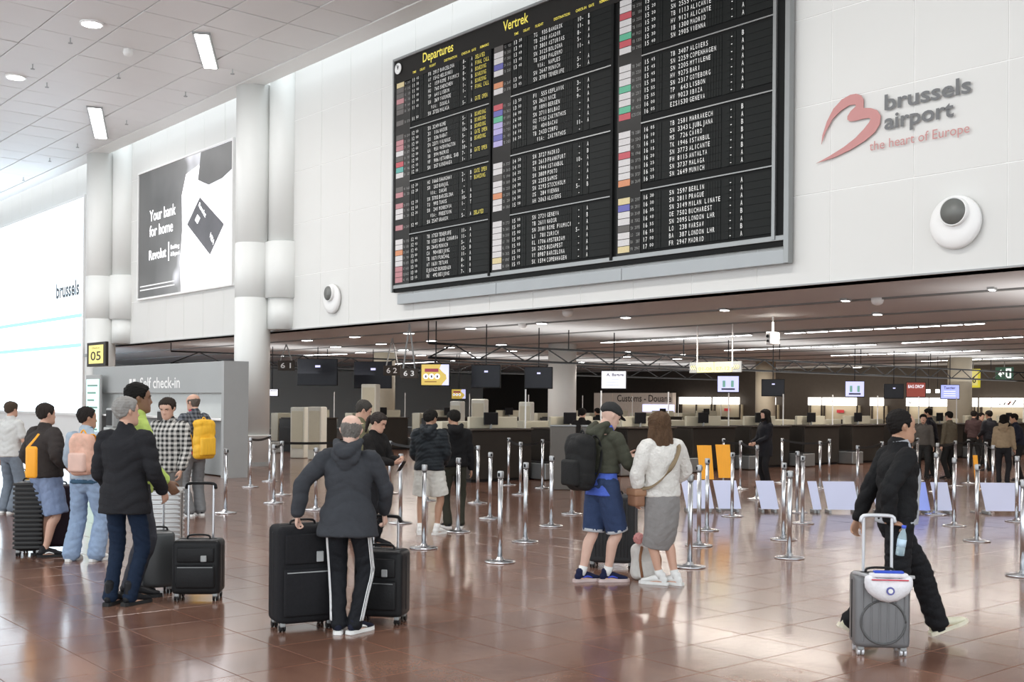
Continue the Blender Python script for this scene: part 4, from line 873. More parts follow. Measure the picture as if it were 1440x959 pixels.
    # trousers, shorts or skirt
    bo = bottom or {'kind': 'trousers', 'm': cloth('dark', (.02, .02, .022))}; kd = bo['kind']; bm = bmesh.new(); e = bo.get('ease', 1.0)
    if kd == 'skirt':
        z1 = bo.get('z', .42)*s; kx = (ft['R'][1]+ft['L'][1])/2; kx = V_((kx.x, kx.y, z1)); w0 = bo.get('w', .16)
        loft(bm, [sp(.14), sp(.02), sp(-.12), sp(-.3).lerp(kx, .3), kx], [(.148*s, .11*s), (.182*s, .135*s), (.190*s, .145*s), (.178*s, .13*s), (w0*s, .115*s)], X, 24, flat=True)
    else:
        loft(bm, [sp(.13), sp(.0), sp(-.09)], [(.150*s, .112*s), (.175*s*e, .130*s*e), (.125*s, .11*s)], X, 20)
        for sg, nm in ((1, 'R'), (-1, 'L')):
            hip, kn, an, toe, base = ft[nm]; wd = bo.get('leg', (.098, .076, .062, .066)); up_ = hip+V_((0, 0, .06))*s
            if kd == 'trousers':
                end = an+(an-kn).normalized()*.025*s
                loft(bm, [up_, hip.lerp(kn, .4), kn, kn.lerp(an, .5), end], [wd[0]*s*e, (wd[0]+wd[1])/2*s*e, wd[1]*s, wd[2]*s, wd[3]*s], X, 16)
            else:
                f = bo.get('len', .88); end = hip.lerp(kn, f) if f <= 1 else kn.lerp(an, f-1)
                loft(bm, [up_, hip.lerp(kn, .45), end], [wd[0]*s*e, (wd[0]+.008)*s*e, (wd[1]+.022)*s*e], X, 18, flat=True)
    bmo = link({'skirt': 'skirt', 'shorts': 'shorts', 'trousers': 'trousers'}[kd], remesh(bm, vox, 2, bo.get('wr', .010), px*1.3, bo.get('wsc', 1.)), bo['m'], root)
    if kd == 'shorts' and bo.get('cuff'):
        for sg, nm in ((1, 'R'), (-1, 'L')):
            hip, kn = ft[nm][:2]; f = bo.get('len', .88); a_, b_ = hip.lerp(kn, f-.05), hip.lerp(kn, f+.02); r_ = (bo.get('leg', (.098, .076))[1]+.030)*s
            bm = bmesh.new(); loft(bm, [a_, b_], [r_, r_], X, 24, 2, flat=True); link('turned_cuff', mesh_of(bm, True), bo['cuff'], root)
    if bo.get('stripe'):
        for sg, nm in ((1, 'R'), (-1, 'L')):
            hip, kn, an, toe, base = ft[nm]; wd = bo.get('leg', (.098, .076, .062, .066))
            for k in (-1, 0, 1):
                bm = bmesh.new(); P_ = []
                for u in np.linspace(.1, 1.95, 12):
                    c = hip.lerp(kn, u) if u <= 1 else kn.lerp(an, u-1); r_ = np.interp(u, [0, 1, 1.5, 2], [wd[0]*e, wd[1]+.002, wd[2]+.002, wd[3]+.002])*s+.004
                    a_ = radians(bo.get('sang', 0))+k*.26*.06/r_; P_.append(c+V_((sg*cos(a_), sin(a_), 0))*r_)
                loft(bm, P_, [(.004, .004)]*12, V_((0, 1, 0)), 6, 2, flat=True); link('side_stripe', mesh_of(bm, True), bo['stripe'], root)
    # jacket, shirt or sweater
    tp = top or {'m': cloth('dark', (.02, .02, .022))}; bm = bmesh.new(); hem = tp.get('hem', -.02); e = tp.get('ease', 1.); fl = tp.get('flare', 1.)
    sec = [(sp(hem), (.172*e*fl, .130*e*fl)), (sp(max(hem+.06, .02)), (.172*e*(1+fl)/2, .130*e*(1+fl)/2)), (sp(.16), (.160*e, .122*e)), (sp(.30), (.172*e, .128*e)), (sp(.40), (.184*e, .126*e)), (sp(.46), (.166*e, .104*e)), (sp(.505), (.115, .082)), (sp(.56, -.006), (.072, .070))]
    loft(bm, [a for a, b in sec], [(b[0]*s, b[1]*s) for a, b in sec], X, 24, 3, flat=True)
    for sg, nm in ((1, 'R'), (-1, 'L')):
        sh, el, wr = ar[nm]; sl = tp.get('sleeve', 1.); a_ = tp.get('arm', 1.)
        if sl >= 1: pts, rr = [sp(.44)+V_((sg*.10*s, 0, 0)), sh, sh.lerp(el, .45), el, el.lerp(wr, .5), wr.lerp(el, .04)], [.062, .064, .062, .055, .050, .042]
        elif sl > .6: pts, rr = [sp(.44)+V_((sg*.10*s, 0, 0)), sh, sh.lerp(el, .45), el, el.lerp(wr, .5)], [.062, .064, .062, .058, .052]
        else: pts, rr = [sp(.44)+V_((sg*.10*s, 0, 0)), sh, sh.lerp(el, .45), sh.lerp(el, .75)], [.070, .070, .066, .066]
        loft(bm, pts, [r_*a_*s for r_ in rr], V_((0, 1, 0)), 14)
    if tp.get('hood'):
        loft(bm, [sp(.60, -.075)+V_((-.10*s, .03*s, 0)), sp(.545, -.125)+V_((-.05*s, 0, 0)), sp(.50, -.150), sp(.545, -.125)+V_((.05*s, 0, 0)), sp(.60, -.075)+V_((.10*s, .03*s, 0))], [(.030*s, .030*s), (.045*s, .050*s), (.055*s, .070*s), (.045*s, .050*s), (.030*s, .030*s)], V_((0, 0, 1)), 12)
        loft(bm, [sp(.555, -.09), sp(.46, -.135), sp(.38, -.135)], [(.115*s, .035*s), (.115*s, .045*s), (.04*s, .02*s)], X, 14)
    if tp.get('collar', True): loft(bm, [sp(.52, -.004), sp(.575, -.004)], [(.078*s, .076*s), (.072*s, .074*s)], X, 16, 2)
    link(tp.get('name', 'jacket'), remesh(bm, vox, 2, tp.get('wr', .013), px*.7, tp.get('wsc', .8)), tp['m'], root)
    if tp.get('under'):
        bm = bmesh.new(); ul = tp.get('ulen', .05); loft(bm, [sp(hem-ul), sp(hem+.1)], [(.190*s, .142*s), (.150*s, .110*s)], X, 20, 3, flat=True); bc = bmesh.new(); loft(bc, [sp(.50, .02), sp(.59, .0)], [(.074*s, .079*s), (.070*s, .072*s)], X, 20, 2, flat=True); link('shirt_collar', mesh_of(bc, True), tp['under'], root)
        link('undershirt', remesh(bm, vox, 2, .006, px), tp['under'], root)
        if tp.get('front'):
            bm = bmesh.new(); loft(bm, [sp(hem-.05, .05), sp(.15, .055), sp(.32, .06), sp(.46, .045), sp(.53, .03)], [(.06*s, .125*s), (.06*s, .118*s), (.06*s, .118*s), (.055*s, .09*s), (.05*s, .06*s)], X, 18, 3, flat=True)
            link('sweater_front', remesh(bm, vox, 2, .008, px), tp['under'], root)
    # shoes
    sm = shoes or {'m': mat('shoe_black', (.02, .02, .02), .5), 'sole': mat('sole_black', (.03, .03, .03), .6)}; k_ = sm.get('size', 1.)
    for nm in 'LR':
        hip, kn, an, toe, base = ft[nm]; q = lambda x, y, z: base+toe @ (V_((x, y, z))*s)
        bm = bmesh.new()
        loft(bm, [q(0, -.088, .052), q(0, -.05, .058), q(0, .02, .062), q(0, .10, .044), q(0, .165, .034)], [(.030*s*k_, .034*s), (.037*s*k_, .040*s), (.041*s*k_, .038*s), (.047*s*k_, .026*s), (.036*s*k_, .017*s)], toe @ V_(X), 14)
        loft(bm, [q(0, -.045, .06), q(0, -.048, .115 if not sm.get('boot') else .19)], [(.040*s, .046*s), (.041*s if sm.get('boot') else .038*s, .044*s)], toe @ V_(X), 12, 2)
        so = link('shoe', remesh(bm, max(.0065, vox*.75), 2), sm['m'], root)
        bm = bmesh.new(); out = [(-.026, -.118), (-.036, -.09), (-.036, -.03), (-.034, .03), (-.044, .10), (-.036, .16), (-.014, .192), (.014, .192), (.038, .16), (.046, .10), (.036, .03), (.036, -.03), (.036, -.09), (.026, -.118)]
        lo = [bm.verts.new(q(x*1.08*k_, y*1.02, .001)) for x, y in out]; hi = [bm.verts.new(q(x*k_*1.04, y, .030)) for x, y in out]; n = len(out)
        for i in range(n): bm.faces.new((lo[i], lo[(i+1) % n], hi[(i+1) % n], hi[i]))
        bm.faces.new(lo[::-1]); bm.faces.new(hi); link('sole', mesh_of(bm), sm['sole'], so)
        if sm.get('sock'):
            bm = bmesh.new(); loft(bm, [an+V_((0, 0, -.02))*s, an+(kn-an).normalized()*.07*s], [.040*s, .043*s], X, 14, 2, flat=True); link('sock', mesh_of(bm, True), sm['sock'], root)
        if sm.get('mark'):
            for sx in (1, -1):
                bm = bmesh.new(); loft(bm, [q(sx*.036, -.03, .045), q(sx*.043, .01, .058), q(sx*.045, .06, .042)], [.006*s, .009*s, .005*s], V_((0, 0, 1)), 6, 2); link('side_mark', mesh_of(bm, True), sm['mark'], so)
    root['_'] = 0; del root['_']
    return root, dict(g=g, rz=YAW-radians(face), s=s, ar=ar, sp=sp, ft=ft)
def place(root_info, p):
    """point of a person's local frame -> world"""
    i = root_info[1]; return Matrix.Translation((i['g'].x, i['g'].y, 0)) @ Matrix.Rotation(i['rz'], 4, 'Z') @ Vector(p)
def LP(px, py, gx, gy, face, H, dd=0.):
    """photo point -> person-local point (unit person), dd metres farther than the feet"""
    g = ground(gx, gy); d = (g-CAM).dot(FW); w = atdepth(px, py, d+dd)
    v = Matrix.Rotation(-(YAW-radians(face)), 4, 'Z') @ (w-g); s = H/1.75
    return (v.x/s, v.y/s, v.z/s)
WHT = mat('shoe_white', (.80, .80, .78), .5); SBL = mat('shoe_black', (.018, .018, .02), .5); SOW = mat('sole_white', (.80, .80, .78), .5); SOB = mat('sole_black', (.03, .03, .03), .6)
# --- man with two suitcases, seen from behind
gx, gy, H = 488, 889, 1.655
def l(px, py, dd=0, f=4): return LP(px, py, gx, gy, f, H, dd)
m1 = person('bald man in long dark grey hooded coat and striped track trousers seen from behind', gx, gy, 4, H,
    dict(footL=(*l(477, 886)[:2], 0, -6, 0), footR=(*l(503, 892)[:2], 0, 28, 0), handL=l(418, 724), handR=l(540, 722, .22), elL=(-1, -.4, 0), elR=(1, -.5, 0), gripL=dict(d=(-.15, .25, -1), palm=(.6, .3, -.4), curl=.9), gripR=dict(d=(.1, .3, -1), curl=.9)),
    'pale', 'fringe', (.22, .20, .18), dict(m=cloth('coat_charcoal', (.045, .048, .055), .8, bump=.15), hem=-.155, ease=1.10, flare=1.32, arm=1.12, hood=True, wr=.018, wsc=.55, name='hooded_coat'),
    dict(kind='trousers', m=cloth('track_black', (.012, .013, .016), .7), leg=(.092, .072, .062, .060), stripe=mat('stripe_white', (.8, .8, .8), .6), sang=-30, wr=.012),
    dict(m=cloth('shoe_navy', (.012, .014, .028), .6), sole=SOW, mark=WHT), head=(-6, -12, 3), lean=4, vox=.0085, detail=False)
# --- capped man
gx, gy, H, fc = 846, 818, 1.77, 58
def l(px, py, dd=0): return LP(px, py, gx, gy, fc, H, dd)
m2 = person('man in dark cap, olive hoodie and denim shorts looking down at his phone', gx, gy, fc, H,
    dict(footL=(*l(822, 811, .0)[:2], 0, 6, 0), footR=(*l(858, 820, .0)[:2], 0, 20, 0), handL=(-.10, .36, 1.20), handR=(.10, .37, 1.17), elL=(-.6, -.6, -1), elR=(.7, -.6, -1), gripL=dict(d=(.6, .7, .1), palm=(.5, 0, .6), curl=.7), gripR=dict(d=(-.5, .8, .1), palm=(-.5, 0, .6), curl=.7)),
    'pale', 'cap', (.10, .09, .08), dict(m=cloth('hoodie_olive', (.060, .062, .045)), hem=.13, ease=1.08, arm=1.1, hood=True, wr=.014, name='hoodie', ulen=.22, under=cloth('monitor_ghost_blue', (.08, .14, .55), .7)),  # blue undershirt made up for the blurred glow of a monitor
    dict(kind='shorts', m=cloth('denim_dark', (.035, .055, .12), .8), len=.98, leg=(.100, .078), ease=1.05, cuff=cloth('denim_pale', (.50, .52, .55))),
    dict(m=cloth('shoe_blue_black', (.012, .016, .05), .6), sole=mat('sole_red_white', (.62, .50, .48), .5, var=.3), mark=mat('shoe_blue', (.04, .08, .6), .5), sock=WHT), head=(10, -24, 0), lean=3, vox=.0085, detail=True, brim=True)
# --- woman in white sweater
gx, gy, H, fc = 930, 822, 1.665, -22
def l(px, py, dd=0): return LP(px, py, gx, gy, fc, H, dd)
w1 = person('long-haired woman in white knit sweater and grey midi skirt seen from behind', gx, gy, fc, H,
    dict(footL=(*l(924, 822)[:2], 0, -42, 0), footR=(*l(946, 819)[:2], 0, -30, 0), handL=l(897, 700, -.02), handR=(.19, .22, .98), elL=(-1, -.3, -.2), elR=(1, -.5, -.3), gripL=dict(d=(.1, .3, -1), curl=.5)),
    'light', 'long', (.135, .072, .035), dict(m=cloth('knit_white', (.74, .72, .68), .95, bump=.7, bscale=45), hem=-.03, ease=1.13, arm=1.28, sleeve=.9, wr=.014, name='sweater'),
    dict(kind='skirt', m=cloth('skirt_grey', (.27, .26, .255), .85), z=.385, w=.165, wr=.010), dict(m=WHT, sole=SOW, sock=WHT), head=(-14, -10, -4), lean=2, vox=.0085)
# --- walking man
gx, gy, H, fc = 1258, 899, 1.765, 86
def l(px, py, dd=0): return LP(px, py, gx, gy, fc, H, dd)
m3 = person('man in black jacket striding to the right pulling a grey suitcase', gx, gy, fc, H,
    dict(pel=(0, 0, -.035), footL=(-.09, l(1350, 905)[1]-.06, .045, -2, 20), footR=(.10, l(1190, 890)[1], .075, 6, -22), handR=(.21, l(1257, 734)[1]-.12, l(1257, 734)[2]+.02), handL=(-.28, l(1220, 748)[1], .82), elR=(.6, -1, -.2), elL=(-.4, -1, .1),
         gripR=dict(d=(.05, 1, -.15), palm=(-.2, 0, -1), curl=1.0), gripL=dict(d=(0, -.3, -1), curl=.6)),
    'tan', 'receding', (.012, .010, .009), dict(m=cloth('jacket_black', (.013, .013, .014), .75), hem=.02, ease=1.08, arm=1.15, wr=.016, name='puffer_jacket', front=True, under=cloth('sweat_grey', (.40, .41, .44), .9)),
    dict(kind='trousers', m=cloth('trousers_black', (.014, .014, .016), .8), leg=(.100, .088, .080, .078), wr=.014), dict(m=mat('shoe_cream', (.70, .67, .52), .6, var=.2, scale=25), sole=mat('sole_cream', (.74, .70, .56), .6), size=1.08), head=(2, -3, 0), lean=2, vox=.0085, detail=True)
# --- grey-haired man in black coat
gx, gy, H = 174, 850, 1.775
def l(px, py, dd=0, f=14): return LP(px, py, gx, gy, f, H, dd)
m4 = person('grey-haired man in long black coat standing beside the grey trolley case', gx, gy, 14, H,
    dict(footL=(*l(158, 847)[:2], 0, -6, 0), footR=(*l(188, 854)[:2], 0, 14, 0), handL=(-.22, .16, .93), handR=(.24, .20, .95)),
    'light', 'short', (.26, .25, .235), dict(m=cloth('coat_black', (.022, .022, .025), .85), hem=-.16, ease=1.14, flare=1.14, arm=1.18, wr=.016, name='long_coat'),
    dict(kind='trousers', m=cloth('trousers_navy', (.012, .022, .045), .8), leg=(.088, .066, .058, .060)), dict(m=SBL, sole=SOB, boot=True), head=(32, 2, 0), lean=1, vox=.009, detail=True)
# --- tall man in lime behind him
m5 = person('tall black-haired man in lime top half hidden behind the grey-haired man', 190, 838, 60, 1.90, dict(handL=(-.2, .2, .95), handR=(.22, .2, .95)),
    'brown', 'short', (.008, .007, .006), dict(m=cloth('lime', (.48, .62, .16), .8), hem=-.08, name='shirt', ease=1.0), dict(kind='trousers', m=cloth('trousers_grey_dark', (.05, .05, .06)), leg=(.085, .066, .055, .056)), head=(6, 0, 0), vox=.011, detail=True)
# --- denim jacket
gx, gy, H = 120, 788, 1.665
def l(px, py, dd=0, f=16): return LP(px, py, gx, gy, f, H, dd)
m6 = person('dark-haired person in pale denim jacket and light blue wide jeans', gx, gy, 16, H, dict(footL=(*l(102, 788)[:2], 0, -8, 0), footR=(*l(139, 786)[:2], 0, 12, 0), handL=(-.17, .22, 1.0), handR=(.2, .2, .98)),
    'tan', 'short', (.035, .03, .028), dict(m=cloth('denim_pale_jacket', (.40, .48, .56), .85, var=.2), hem=.0, ease=1.06, arm=1.1, name='denim_jacket', under=cloth('hem_navy', (.05, .10, .16))),
    dict(kind='trousers', m=cloth('jeans_light', (.28, .37, .52), .85, var=.18), leg=(.102, .090, .092, .098), wr=.014), dict(m=WHT, sole=SOW), head=(38, 0, 0), vox=.011)
# --- big person in denim shorts
gx, gy, H = 62, 782, 1.70
m7 = person('broad person in black top and denim shorts beside a tall ribbed case', gx, gy, 32, H, dict(handL=(-.3, .16, .98), handR=(.3, .12, .98), footL=(-.11, .05, 0, 10, 0), footR=(.10, -.02, 0, 35, 0)),
    'light', 'short', (.05, .04, .035), dict(m=cloth('top_black_brown', (.045, .038, .036), .8), hem=-.02, ease=1.34, arm=1.25, sleeve=.9, name='shirt'),
    dict(kind='shorts', m=cloth('denim_mid', (.22, .28, .42), .85, var=.2), len=1.0, leg=(.112, .105), ease=1.06, wr=.014), dict(m=SBL, sole=SOB, mark=WHT), head=(10, 0, 0), vox=.011)
m8 = person('person in white tee and grey-blue jeans at the far left edge', 14, 721, 25, 1.70, dict(handR=(.2, .25, 1.0)), 'light', 'short', (.08, .05, .03),
    dict(m=cloth('tee_white', (.62, .62, .60)), hem=-.05, sleeve=.5, ease=1.1, name='t_shirt'), dict(kind='trousers', m=cloth('jeans_grey', (.18, .21, .25), var=.2), leg=(.10, .085, .08, .085)), dict(m=SBL, sole=SOW, mark=WHT), vox=.014)
# --- plaid man facing the camera
m9 = person('man in black and white plaid shirt facing the camera behind the trolley cases', 236, 765, 192, 1.775, dict(handR=(.22, .22, .93), handL=(-.24, .14, .90), footL=(-.11, 0, 0, -10, 0), footR=(.11, .04, 0, 12, 0)),
    'light', 'short', (.03, .022, .018), dict(m=None, hem=-.06, ease=1.14, arm=1.18, name='plaid_shirt'), dict(kind='trousers', m=cloth('trousers_stone', (.27, .25, .22))), dict(m=mat('shoe_brown', (.12, .07, .05), .6), sole=SOB), head=(-5, -16, 0), vox=.011, detail=True) if False else None
def plaid(name, a, b):
    if name in MATS: return MATS[name]
    m = mat(name, a, .9); nt = m.node_tree; n = nt.nodes; L = nt.links; tc = n.new('ShaderNodeTexCoord')
    fac = None
    for d in ('Z', 'X'):
        w = n.new('ShaderNodeTexWave'); w.bands_direction = d; w.inputs['Scale'].default_value = 5.5; w.inputs['Distortion'].default_value = .8
        L.new(tc.outputs['Object'], w.inputs[0]); g_ = n.new('ShaderNodeMath'); g_.operation = 'GREATER_THAN'; g_.inputs[1].default_value = .5; L.new(w.outputs['Fac'], g_.inputs[0])
        if fac is None: fac = g_
        else:
            ad = n.new('ShaderNodeMath'); L.new(fac.outputs[0], ad.inputs[0]); L.new(g_.outputs[0], ad.inputs[1]); hf = n.new('ShaderNodeMath'); hf.operation = 'MULTIPLY'; hf.inputs[1].default_value = .5; L.new(ad.outputs[0], hf.inputs[0]); fac = hf
    mx = n.new('ShaderNodeMix'); mx.data_type = 'RGBA'; mx.inputs[6].default_value = (*a, 1); mx.inputs[7].default_value = (*b, 1); L.new(fac.outputs[0], mx.inputs[0]); L.new(mx.outputs[2], n['Principled BSDF'].inputs['Base Color']); return m
m9 = person('man in black and white plaid shirt facing the camera behind the trolley cases', 236, 765, 192, 1.775, dict(handR=(.22, .22, .93), handL=(-.24, .14, .90), footL=(-.11, 0, 0, -10, 0), footR=(.11, .04, 0, 12, 0)),
    'light', 'short', (.03, .022, .018), dict(m=plaid('plaid', (.03, .03, .03), (.62, .60, .56)), hem=-.06, ease=1.14, arm=1.18, name='plaid_shirt'), dict(kind='trousers', m=cloth('trousers_stone', (.20, .19, .18))), dict(m=mat('shoe_brown', (.12, .07, .05), .6), sole=SOB), head=(-5, -16, 0), vox=.011, detail=True)
m10 = person('bald man in speckled dark jacket and grey trousers turned toward the kiosks', 272, 725, -50, 1.84, dict(handL=(-.16, .26, .92), handR=(.22, .16, .90)), 'light', 'fringe', (.15, .12, .10),
    dict(m=plaid('speckle', (.035, .04, .05), (.16, .17, .19)), hem=.0, ease=1.08, arm=1.12, name='jacket', under=cloth('hem_red', (.5, .04, .08))), dict(kind='trousers', m=cloth('trousers_grey', (.20, .205, .21)), leg=(.10, .085, .078, .08)), dict(m=SBL, sole=SOW), head=(-20, -8, 0), vox=.012)
# --- pair by the phone
m11 = person('short-haired man in khaki jacket just behind the bald man', 504, 758, 70, 1.77, None, 'light', 'short', (.05, .045, .04), dict(m=cloth('khaki', (.16, .15, .09)), name='jacket'), None, None, head=(10, -22, 0), vox=.012, detail=True)
gx, gy, H, fc = 526, 768, 1.62, 118
w2 = person('dark-haired woman in black holding a phone right of the bald man', gx, gy, fc, H, dict(handL=(-.06, .33, 1.12), handR=(.07, .34, 1.10), elL=(-.7, -.5, -1), elR=(.7, -.5, -1), gripL=dict(d=(.5, .8, .1), palm=(.4, 0, .7), curl=.7), gripR=dict(d=(-.5, .8, .1), palm=(-.4, 0, .7), curl=.7)),
    'light', 'ponytail', (.035, .028, .025), dict(m=cloth('top_black', (.015, .014, .014)), name='sweater', arm=1.05), dict(kind='trousers', m=cloth('leggings_black', (.015, .015, .017)), leg=(.085, .062, .052, .05)), None, head=(-8, -22, 0), vox=.010, detail=True)
# --- two in the queue
m12 = person('person in black padded jacket and white shorts standing in the queue', 603, 751, 8, 1.65, dict(footL=(-.12, -.03, 0, -12, 0), footR=(.13, 0, 0, 22, 0), handL=(-.15, .24, 1.0), handR=(.17, .24, 1.0)), 'tan', 'short', (.02, .018, .016),
    dict(m=cloth('padded_black', (.018, .022, .026), .5), hem=-.03, ease=1.22, arm=1.3, name='padded_jacket', wr=.018, hood=True), dict(kind='shorts', m=cloth('shorts_white', (.66, .65, .60)), len=.86, leg=(.108, .10), ease=1.06), dict(m=WHT, sole=SOW, sock=WHT, size=1.12), head=(25, -8, 0), vox=.0115)
m13 = person('person in black jacket and trousers right of the white-shorted one', 638, 742, -14, 1.64, dict(handL=(-.16, .24, .98)), 'tan', 'short', (.02, .018, .016), dict(m=cloth('jacket_black2', (.012, .012, .013)), ease=1.18, arm=1.2, name='jacket', hood=True), dict(kind='trousers', m=cloth('trousers_dark_olive', (.04, .04, .03))), dict(m=SBL, sole=SOW), head=(-20, -12, 0), vox=.013)
m14 = person('bearded dark-clad person facing left near the desks', 1076, 686, -110, 1.64, dict(handL=(-.08, .30, 1.02), handR=(.10, .30, 1.0)), 'light', 'long', (.018, .015, .013), dict(m=cloth('coat_dark', (.02, .02, .024)), hem=-.22, ease=1.08, name='coat'), None, None, head=(0, -4, 0), vox=.016, facehair=True)
far_people = [
 ('dark-clad person standing beside the white hall column', 818, 100, 25, 1.63, 20, 'short', (.015, .013, .012), (.04, .03, .03)),
 ('dark-clad person seen just left of the dark cap', 840, 60, 33, 1.60, -40, 'short', (.012, .012, .012), (.03, .03, .03)),
 ('person in white collar and dark vest just right of the walking man', 1298, 0, 27, 1.55, 200, 'short', (.10, .09, .08), (.03, .03, .03)),
 ('dark-haired person leaning in a dark jacket right of the walking man', 1312, 0, 27.5, 1.70, -60, 'short', (.016, .016, .022), (.02, .02, .02)),
 ('person in olive-beige jacket left of the tan column', 1335, 0, 27, 1.62, -30, 'short', (.12, .10, .07), (.02, .02, .02)),
 ('small dark figure just right of the tan column', 1369, 0, 32, 1.62, 30, 'short', (.05, .03, .03), (.02, .02, .02)),
 ('figure in tan top in the small group under the 06 sign', 1379, 0, 33, 1.56, 160, 'short', (.16, .12, .08), (.03, .03, .03)),
 ('dark figure closing the small group under the 06 sign', 1391, 0, 30.3, 1.64, -20, 'short', (.02, .02, .024), (.02, .02, .02)),
 ('long-haired woman in tan hooded top at the right', 1411, 0, 25.5, 1.56, 30, 'long', (.34, .26, .17), (.025, .025, .028)),
 ('dark-clad person leaning at the right edge behind the tan-hooded woman', 1434, 0, 26.5, 1.60, -70, 'short', (.02, .022, .035), (.02, .02, .02)),
]
for k, (lb, px, _, d, H, fc, hs, c1, c2) in enumerate(far_people):
    g = atdepth(px, 640, d); g.z = 0
    person(lb, 0, 0, fc, H, dict(handL=(-.15, .26, 1.0)) if k % 2 else None, ['light', 'tan'][k % 2], hs, (.015, .012, .01), dict(m=cloth('far_top%d' % k, c1), name='jacket', ease=1.08, hood=(k == 8)), dict(kind='trousers', m=cloth('far_leg%d' % k, c2)), None, head=(0, -8, 0), lean=[0, 0, 0, 10, 0, 0, 0, 0, 3, 12][k], vox=.02, at=g)

# ------------------------------------------------------------------ luggage and carried things
def suitcase(label, px, py, w, d, h, rz, m, style='ribs', handle=0., hm_=None, cat='suitcase', ribm=None, at=None):
    g = at or ground(px, py); t = thing('suitcase', label, cat, (g.x, g.y, 0), YAW+radians(rz)); hm_ = hm_ or M_black; z0 = .055
    bm = bmesh.new(); box(bm, -w/2, w/2, -d/2, d/2, z0, h, min(w, d)*.16, 0, 5); link('shell', mesh_of(bm, True), m, t)
    bm = bmesh.new()
    for dx in (0,): box(bm, -w/2-.004, w/2+.004, -.012, .012, z0+.05, h-.05, .004)
    box(bm, -w/2+.05, w/2-.05, -.012, .012, h-.004, h+.004, .003); link('zip_band', mesh_of(bm), M_black, t)
    if style == 'ribs':
        for sy in (-1, 1):
            n = max(5, int(w/.05))
            for k in range(n):
                x = -w/2+w*(.12+.76*(k+.5)/n); bm = bmesh.new(); box(bm, x-.009, x+.009, sy*d/2-.008, sy*d/2+.008, z0+.07, h-.07, .006, 0, 2); link('rib', mesh_of(bm, True), ribm or m, t)
    elif style == 'hribs':
        for sy in (-1, 1):
            for k in range(int(h/.05)-1):
                zz = z0+.03+k*.05; bm = bmesh.new(); box(bm, -w/2-.006, w/2+.006, sy*d*.5-.008, sy*d*.5+.008, zz, zz+.03, .006, 0, 2); link('rib', mesh_of(bm, True), ribm or m, t)
    elif style == 'soft':
        bm = bmesh.new(); box(bm, -w/2+.04, w/2-.04, -d/2-.03, -d/2+.01, z0+.06, h*.60, .02, 0, 3); link('front_pocket', mesh_of(bm, True), m, t)
        bm = bmesh.new(); box(bm, -w/2+.05, w/2-.05, -d/2-.02, -d/2+.01, h*.64, h-.06, .014, 0, 3); link('upper_pocket', mesh_of(bm, True), m, t)
        B('zip_line', -w/2+.06, w/2-.06, -d/2-.034, -d/2-.028, h*.56, h*.57, M_frame, t); B('name_tag', w*.12, w*.24, -d/2-.045, -d/2-.03, h*.66, h*.76, M_greyp, t, .004)
    elif style == 'disc':
        bm = bmesh.new(); seg = 40; R_ = w*.40
        for rr in (R_,):
            pts = [Vector((rr*cos(2*pi*k/seg), -d/2-.002, h*.42+rr*sin(2*pi*k/seg))) for k in range(seg+1)]
            loft(bm, pts, [.008]*len(pts), (0, 1, 0), 8, 1, flat=True)
        link('round_ridge', mesh_of(bm, True), ribm or m, t)
        for k in range(6): B('rib', -w*.38+k*w*.15, -w*.38+k*w*.15+.012, -d/2-.006, -d/2+.01, .10, h*.9, m, t, .004)
    for sx in (-1, 1):
        for sy in (-1, 1):
            wh = t
            bm = bmesh.new(); box(bm, sx*(w/2-.045)-.022, sx*(w/2-.045)+.022, sy*(d/2-.045)-.026, sy*(d/2-.045)+.026, .035, .085, .008, 0, 2); ca = link('caster', mesh_of(bm), M_frame if m is not M_black else M_black, wh)
            bm = bmesh.new()
            for o_ in (-.014, .014): cyl(bm, (sx*(w/2-.045)+o_-.008, sy*(d/2-.045), .026), (sx*(w/2-.045)+o_+.008, sy*(d/2-.045), .026), .026, seg=18)
            link('wheel', mesh_of(bm), hm_ if hm_ is not M_black else M_black, ca)
    bm = bmesh.new(); loft(bm, [(-.10, 0, h-.005), (-.085, 0, h+.028), (0, 0, h+.036), (.085, 0, h+.028), (.10, 0, h-.005)], [(.014, .009)]*5, (0, 1, 0), 8, 3); link('top_handle', mesh_of(bm, True), M_black, t)
    if handle:
        tr = link('trolley_handle', None, None, t) if False else None
        bm = bmesh.new()
        for sx in (-1, 1): cyl(bm, (sx*w*.26, d*.30, h-.02), (sx*w*.26, d*.30, handle), .011, seg=10)
        ph = link('trolley_poles', mesh_of(bm), hm_ if hm_ is not M_black else M_chrome, t)
        bm = bmesh.new(); loft(bm, [(-w*.26-.02, d*.3, handle-.03), (-w*.26, d*.3, handle+.008), (0, d*.3, handle+.014), (w*.26, d*.3, handle+.008), (w*.26+.02, d*.3, handle-.03)], [(.018, .014)]*5, (0, 1, 0), 10, 3); link('grip', mesh_of(bm, True), hm_, ph)
    return t
Mk = mat('case_black', (.016, .016, .017), .38, var=.25, scale=8, bump=.08, bscale=60); Mg = mat('case_graphite', (.075, .078, .08), .35, .2, var=.15, scale=6); Ms = mat('case_silver', (.50, .50, .50), .3, .5, var=.08)
Mf = mat('case_fabric_black', (.016, .016, .018), .8, var=.25, scale=40, bump=.3, bscale=140)
sA = suitcase('large black soft suitcase held in the left hand of the bald man', 424, 882, .46, .30, .80, 28, Mf, 'soft', .0)
sB = suitcase('smaller black suitcase half hidden behind the striped trousers', 537, 874, .40, .26, .58, -12, Mk, 'soft', .82)
sC = suitcase('black ribbed suitcase standing behind the capped man', 862, 797, .50, .32, .78, -14, mat('case_dark_grey', (.045, .046, .048), .4, var=.15), 'ribs')
